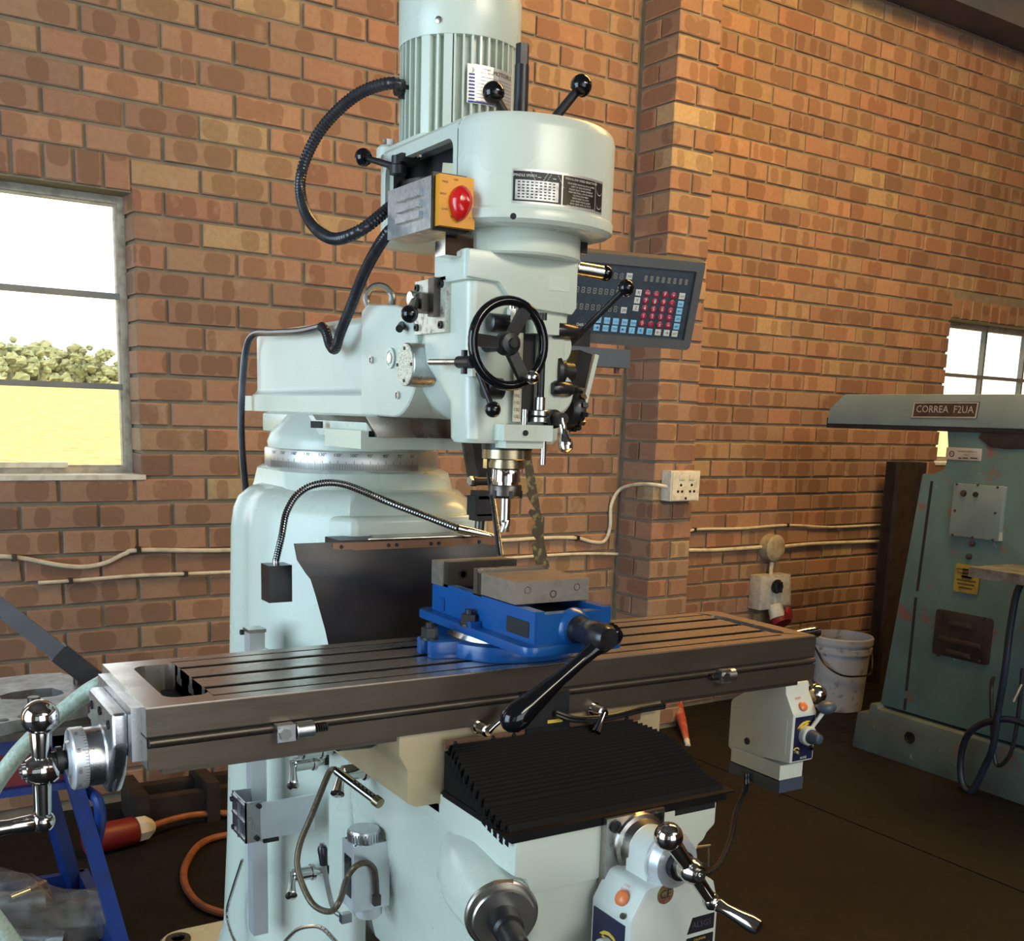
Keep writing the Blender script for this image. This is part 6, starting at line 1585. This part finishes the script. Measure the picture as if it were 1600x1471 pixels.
# ================================================================== bucket, stick
bc = Vector((3.66, 2.13, 0))
bk_ = thing('bucket', bc, 'dirty white plastic bucket with black bail by the wall', 'bucket')
ob('bucket_body', G().lathe(bc, (0, 0, 1), [(0, .108), (.004, .112), (.275, .127), (.275, .134), (.300, .135), (.300, .131), (.318, .132), (.318, .138), (.345, .139), (.350, .135), (.350, .128), (.02, .106)], 44, False), BUCKETM, bk_)
ob('bucket_floor', G().lathe(bc + Vector((0, 0, .001)), (0, 0, 1), [(0, .108), (.02, .108)], 40), BUCKETM, bk_)
ob('black_slops', G().lathe(bc + Vector((0, 0, .26)), (0, 0, 1), [(0, .119), (.002, .119)], 36), DARKIN, bk_)
vd = Vector((FWD.x, FWD.y, 0)).normalized(); rd_ = Vector((RIGHT.x, RIGHT.y, 0)).normalized()
hp_ = [bc + rd_ * (-.139) + Vector((0, 0, .31)), bc + rd_ * (-.11) - vd * .10 + Vector((0, 0, .235)), bc + rd_ * (-.04) - vd * .14 + Vector((0, 0, .19)), bc + rd_ * .05 - vd * .135 + Vector((0, 0, .185)), bc + rd_ * .12 - vd * .08 + Vector((0, 0, .195)), bc + rd_ * .139 + Vector((0, 0, .30))]
ob('bail', G().tube(smooth_path(hp_, 8), .0042, 8), BLACK, bk_)
s0 = atz(1075, 1166, 0.0); s1 = aty(1056, 1088, 2.36)
stk = thing('paint_stick', s0, 'thin orange-red stick leaning against the wall right of the mill', 'stick')
ob('stick_shaft', G().lathe(s0, s1 - s0, [(0, .010), (.05, .012), ((s1 - s0).length * .5, .020), ((s1 - s0).length, .022)], 12), mk('faded_red', (0.36, 0.06, 0.03), 0.5, 0, (0.42, 0.20, 0.15), 30, (0.5, 0.65)), stk)
ob('stick_tip', G().lathe(s0 - (s1 - s0).normalized() * .002, s1 - s0, [(0, .0105), (.05, .0125)], 12), WHITEPL, stk)

# ================================================================== fixtures on the wall
def wt(name, loc, label, cat): return thing(name, loc, label, cat, frame=FW)
def pier_pt(px, py, off=.006):
    o = FWI @ CAM; d = FWI.to_3x3() @ ray(px, py); X_ = PX0 - off; return o + d * ((X_ - o.x) / d.x)
a, b = wallpt(1035, 735, PD), wallpt(1078, 781, PD)
sk = wt('wall_socket', ((a.x + b.x) / 2, -PD, b.z), 'grimy cream wall socket box on the brick pier', 'socket')
ob('socket_box', G().box((a.x, -PD - .055, b.z), (b.x - .004, -PD, a.z), .005), WHITEPL, sk)
fcx = (a.x + b.x) / 2
ob('socket_face', G().box((a.x + .006, -PD - .060, b.z + .004), (b.x - .010, -PD - .054, a.z - .004), .002), WHITEPL, sk)
for (dx, dz_) in ((-.030, .004), (.030, .004), (-.045, -.022), (-.022, -.022), (.022, -.022), (.045, -.022), (0, -.050)):
    ob('socket_hole', G().cyl((fcx + dx, -PD - .0606, (a.z + b.z) / 2 + dz_), (fcx + dx, -PD - .058, (a.z + b.z) / 2 + dz_), .006, None, 12), INKB, sk)
for s_ in (-1, 1): ob('rocker', G().box((fcx + s_ * .028 - .014, -PD - .064, (a.z + b.z) / 2 + .026), (fcx + s_ * .028 + .014, -PD - .058, (a.z + b.z) / 2 + .044), .002), WHITEPL, sk)
off = .012
cw = [Vector((a.x + .004, -PD - .03, (a.z + b.z) / 2 - .004)), pier_pt(1016, 757), pier_pt(990, 758), pier_pt(968, 766), wallpt(955, 790, off), wallpt(953, 825, off), wallpt(944, 846, off), wallpt(925, 847, off), wallpt(900, 841, off), wallpt(850, 841, off), wallpt(780, 845, off), wallpt(600, 852, off), wallpt(365, 860, off), wallpt(222, 860, off), wallpt(195, 866, off), wallpt(165, 880, off), wallpt(130, 886, off), wallpt(90, 883, off), wallpt(30, 872, off), wallpt(-40, 868, off)]
cab = ob('wall_cable', G().tube(smooth_path(cw, 8), .0075, 8), CABLEW, None, 'cream cable clipped along the left wall up to the pier socket', 'cable', frame=FW)
for (px, py) in ((22, 872), (216, 859), (902, 841)):
    q_ = wallpt(px, py, off); ob('cable_clip', G().cbox((q_.x, -.012, q_.z), (.014, .02, .02), None, .003), STEELD, cab)
for nm, pts, lb in (('wall_cable', [(60, 911), (110, 908), (212, 900), (290, 897), (420, 892), (600, 888), (800, 872), (900, 866), (968, 866)], 'lower thin cable along the left brick wall'), ('wall_cable', [(1071, 838), (1085, 828), (1160, 826), (1230, 821), (1300, 824), (1385, 820), (1450, 818)], 'upper cream cable along the right brick wall')):
    cb = ob(nm, G().tube(smooth_path([wallpt(x, y, .010) for x, y in pts], 6), .0062, 8), CABLEW, None, lb, 'cable', frame=FW)
    for (px, py) in (pts[1], pts[3]):
        q_ = wallpt(px, py, .01); ob('cable_clip', G().cbox((q_.x, -.010, q_.z), (.012, .018, .018), None, .003), STEELD, cb)
jb = wallpt(1207, 856, .03); jr = .062
jbx = wt('junction_box', (jb.x, 0, jb.z - jr), 'round dusty junction box on the right brick wall', 'junction box')
ob('box_body', G().lathe((jb.x, 0, jb.z), (0, -1, 0), [(0, jr), (.040, jr), (.040, jr * 1.02), (.052, jr * 1.02), (.056, jr * .93), (.058, jr * .6)], 36), mk('dusty_plastic', (0.36, 0.31, 0.22), .6, 0, (0.22, 0.18, 0.12), 30), jbx)
for (pts, lb) in (([(1071, 860), (1110, 860), (1150, 858), (1190, 855)], 'cream cable running from the pier to the round junction box'), ([(1224, 854), (1270, 850), (1320, 848), (1385, 846), (1450, 845)], 'cream cable running right from the round junction box')):
    ob('wall_cable', G().tube(smooth_path([wallpt(x, y, .014) for x, y in pts], 6), .0085, 8), CABLEW, None, lb, 'cable', frame=FW)
a, b = wallpt(1184, 900, .05), wallpt(1230, 948, .05)
isw = wt('isolator_switch', ((a.x + b.x) / 2, 0, b.z), 'white isolator switch with red plug socket under the round junction box', 'switch')
ob('switch_case', G().prism([(a.x, b.z), (a.x, a.z), (b.x - .020, a.z), (b.x, b.z + .01), (b.x - .04, b.z)], 'y', -.075, 0, .006), mk('isolator_white', (0.50, 0.49, 0.45), 0.5, 0, (0.33, 0.31, 0.26), 30), isw)
ob('switch_face', G().prism([(a.x + .10, b.z + .012), (a.x + .075, a.z - .012), (b.x - .040, a.z - .012), (b.x - .018, b.z + .016)], 'y', -.083, -.074, .003), WHITEPL, isw)
kx, kz = wallpt(1215, 917, .09).x, wallpt(1215, 917, .09).z
ob('rotary_knob', G().lathe((kx, -.082, kz), (0, -1, 0), [(0, .034), (.008, .034), (.010, .024), (.024, .022)], 28).cbox((kx, -.11, kz), (.012, .012, .050), None, .003), BLACK, isw)
n0, n1 = wallpt(1210, 946, .07), wallpt(1216, 966, .10)
ob('socket_neck', G().cyl(n0, n1, .034, .040, 24), WHITEPL, isw)
ob('red_socket', G().cyl(wallpt(1214, 960, .08), wallpt(1222, 976, .12), .045, .045, 24), REDPLUG, isw)
ob('socket_lid', G().lathe(wallpt(1229, 962, .10), Vector((.35, -.9, .1)), [(0, .040), (.014, .040), (.018, .034)], 28), mk('red_lid', (0.40, 0.03, 0.035), .4), isw)
cdp = [wallpt(1206, 879, .03), wallpt(1205, 888, .032), wallpt(1204, 900, .035)]
ob('gland', G().tube(cdp, .010, 12), CABLEW, isw)

# ================================================================== left: blue stand, plates, hoses, plug
st = thing('blue_stand', (0.0, 1.1, 0), 'blue steel stand with splayed legs and bottom tray left of the mill', 'stand')
def leg(a, b, w_=.036, mat=BLUET):
    a, b = Vector(a), Vector(b); d = (b - a); L = d.length; R = d.to_track_quat('Z', 'Y').to_matrix()
    return ob('leg', G().cbox((a + b) / 2, (w_, w_ * .85, L), R, .002), mat, st)
leg((.045, .97, .66), (.185, .97, 0)); leg((.02, 1.34, .66), (.150, 1.40, 0)); leg((-.42, .97, .66), (-.56, .97, 0)); leg((-.42, 1.34, .66), (-.54, 1.40, 0))
ob('top_frame', G().box((-.46, .95, .625), (.06, .985, .665), .002).box((-.46, 1.32, .625), (.05, 1.355, .665), .002).box((.03, .95, .625), (.065, 1.355, .665), .002), BLUET, st)
ob('brace', G().tube(smooth_path([atx(138, 1237, .10), atx(152, 1250, .11), atx(157, 1280, .115), atx(150, 1320, .12)], 6), .012, 10), BLUET, st)
ob('bottom_tray', G().box((-.54, .955, .085), (.165, 1.40, .10)).box((-.54, .95, .085), (.168, .97, .17), .002).box((-.54, 1.385, .085), (.150, 1.405, .17), .002).box((.135, .955, .085), (.160, 1.40, .17), .002), BLUET, st)
ob('tray_liner', G().box((-.53, .972, .100), (.135, 1.384, .103)), DARKIN, st)
pl = ob('slotted_plate', G().ring([(.13, 1.20), (.10, 1.27), (.04, 1.28), (-.12, 1.26), (-.42, 1.22), (-.42, .90), (-.10, .88), (.02, .93), (.10, .96), (.13, 1.02)], [(.075, 1.10), (.06, 1.135), (.03, 1.14), (-.02, 1.13), (-.045, 1.11), (-.045, 1.08), (-.02, 1.065), (.02, 1.06), (.055, 1.06), (.075, 1.075)], 'z', .680, .705), TRAYM, None, 'dirty grey slotted steel plate lying on the blue stand', 'plate', smooth=0)
for (x_, y_) in ((.118, 1.15), (.0, .955)): ob('plate_pin', G().cyl((x_, y_, .700), (x_, y_, .735), .012, None, 16, .001), STEELD, pl)
for k in range(4): ob('plate_hole', G().cyl((-.06 + .035 * k, .915 + .012 * k, .7052), (-.06 + .035 * k, .915 + .012 * k, .7060), .009, None, 14), INKB, pl)
ob('plate_block', G().box((-.44, .90, .666), (.12, 1.25, .681), .002), STEELD, pl)
ob('red_box', G().box((-.10, .99, .545), (.115, 1.26, .622), .004).box((-.09, 1.0, .622), (.10, 1.25, .626), .002), REDPLUG, st, smooth=0)
ob('shelf', G().box((-.44, .97, .530), (.07, 1.34, .545)), BLUET, st, smooth=0)
dish = atz(140, 1128, .70)
ob('metal_dish', G().lathe((dish.x + .02, dish.y - .10, .705), (0, 0, 1), [(0, .014), (.012, .016), (.030, .038), (.034, .040), (.032, .036), (.014, .010)], 28), ALUM, None, 'small shiny metal dish on the blue stand behind the mill crank', 'dish')
b0, b1 = aty(-30, 925, 1.02), aty(150, 1065, 1.02)
d = b1 - b0; R = d.to_track_quat('Z', 'Y').to_matrix()
sb = thing('square_tube', b1, 'dark grey square steel tube sloping down onto the blue stand', 'tube')
ob('tube_upper', G().cbox(b0.lerp(b1, .34), (.034, .034, d.length * .72), R, .003), mk('grey_tube', (0.09, 0.095, 0.11), .3, .3), sb)
ob('tube_sleeve', G().cbox(b0.lerp(b1, .83), (.042, .042, d.length * .36), R, .003), BLACKM, sb)
gh = [atz(172, 1062, .90), aty(160, 1068, .34), aty(135, 1083, .35), aty(95, 1115, .36), aty(50, 1155, .36), aty(15, 1195, .36), aty(-20, 1250, .36), aty(-45, 1330, .37), aty(-30, 1400, .38), aty(0, 1445, .38), aty(40, 1500, .38)]
gh[0] = gh[1] + Vector((.03, .05, .0))
ob('green_hose', G().tube(smooth_path(gh, 10), .0125, 14), HOSEG, None, 'thick pale green hose arching behind the left table crank', 'hose')
# bag of parts in the tray
bgp = thing('bag_of_parts', (.03, 1.2, .103), 'clear plastic bag of metal parts in the blue stand tray', 'bag')
rnd = random.Random(11)
rings = []
for k in range(11):
    t_ = k / 10; x_ = -.20 + .34 * t_; hh = .095 * math.sin(min(1, t_ * 1.25 + .12) * PI * .78) + .018; ww = .075 * (1 - .5 * t_) + .02
    rings.append([Vector((x_ + rnd.uniform(-.012, .012), 1.20 - .16 * t_ + .08 + ww * math.cos(2 * PI * i / 16) + rnd.uniform(-.010, .010), .112 + hh * (1 + math.sin(2 * PI * i / 16)) * .75 + rnd.uniform(-.006, .010))) for i in range(16)])
ob('plastic_film', G().loft(rings), FILMP, bgp, smooth=20)
ob('bracket_part', G().box((-.17, 1.15, .105), (-.04, 1.27, .16), .006), mk('dark_parts', (0.06, 0.065, 0.08), .4, .3), bgp)
ob('shaft_part', G().cyl((-.12, 1.26, .19), (.04, 1.19, .20), .028, .024, 20).cyl((-.04, 1.17, .135), (.06, 1.12, .13), .02, None, 16), TRAYM, bgp)
ob('fitting', G().cyl(atz(15, 1405, .22), atz(45, 1393, .22), .010, None, 12).cyl(atz(45, 1393, .22), atz(70, 1380, .22), .013, .009, 10), STEELB, bgp)
# plug and orange cable on the floor
q0, q1 = atz(165, 1308, .045), atz(213, 1297, .045)
plg = thing('red_plug', (q0.x, q0.y, 0.0), 'red industrial plug with white cap and orange cable on the floor by the wall', 'plug')
dq = (q1 - q0).normalized()
ob('plug_body', G().lathe(q0 - dq * .06, dq, [(0, .040), (.02, .044), ((q1 - q0).length + .05, .042), ((q1 - q0).length + .06, .036)], 24), REDPLUG, plg)
q2 = atz(240, 1290, .045)
ob('plug_cap', G().lathe(q1, dq, [(0, .040), ((q2 - q1).length * .5, .038), ((q2 - q1).length * .9, .022), ((q2 - q1).length, .014)], 8), WHITEPL, plg)
oc = [q2, atz(290, 1276, .035), atz(345, 1271, .02), atz(420, 1275, .012), atz(440, 1300, .012), atz(400, 1302, .012), atz(345, 1307, .012), atz(310, 1322, .012), atz(289, 1355, .012), atz(290, 1385, .012), atz(310, 1412, .012), atz(342, 1426, .012), atz(372, 1430, .012)]
ob('orange_cable', G().tube(smooth_path(oc, 8), .0105, 10), ORCABLE, plg, 'orange power cable')
pa = atz(300, 1262, .06)
ob('floor_rack', G().box((pa.x - .15, pa.y + .02, 0), (pa.x + .35, pa.y + .06, .10), .003).box((pa.x - .15, pa.y + .15, 0), (pa.x + .35, pa.y + .19, .10), .003).box((pa.x - .17, pa.y + .0, .0), (pa.x - .13, pa.y + .22, .12), .003).box((pa.x + .05, pa.y + .0, .0), (pa.x + .09, pa.y + .22, .13), .003).box((pa.x + .2, pa.y + .0, .0), (pa.x + .24, pa.y + .22, .13), .003), RUSTY, None, 'low dark steel rack on the floor against the left wall', 'rack', smooth=0)
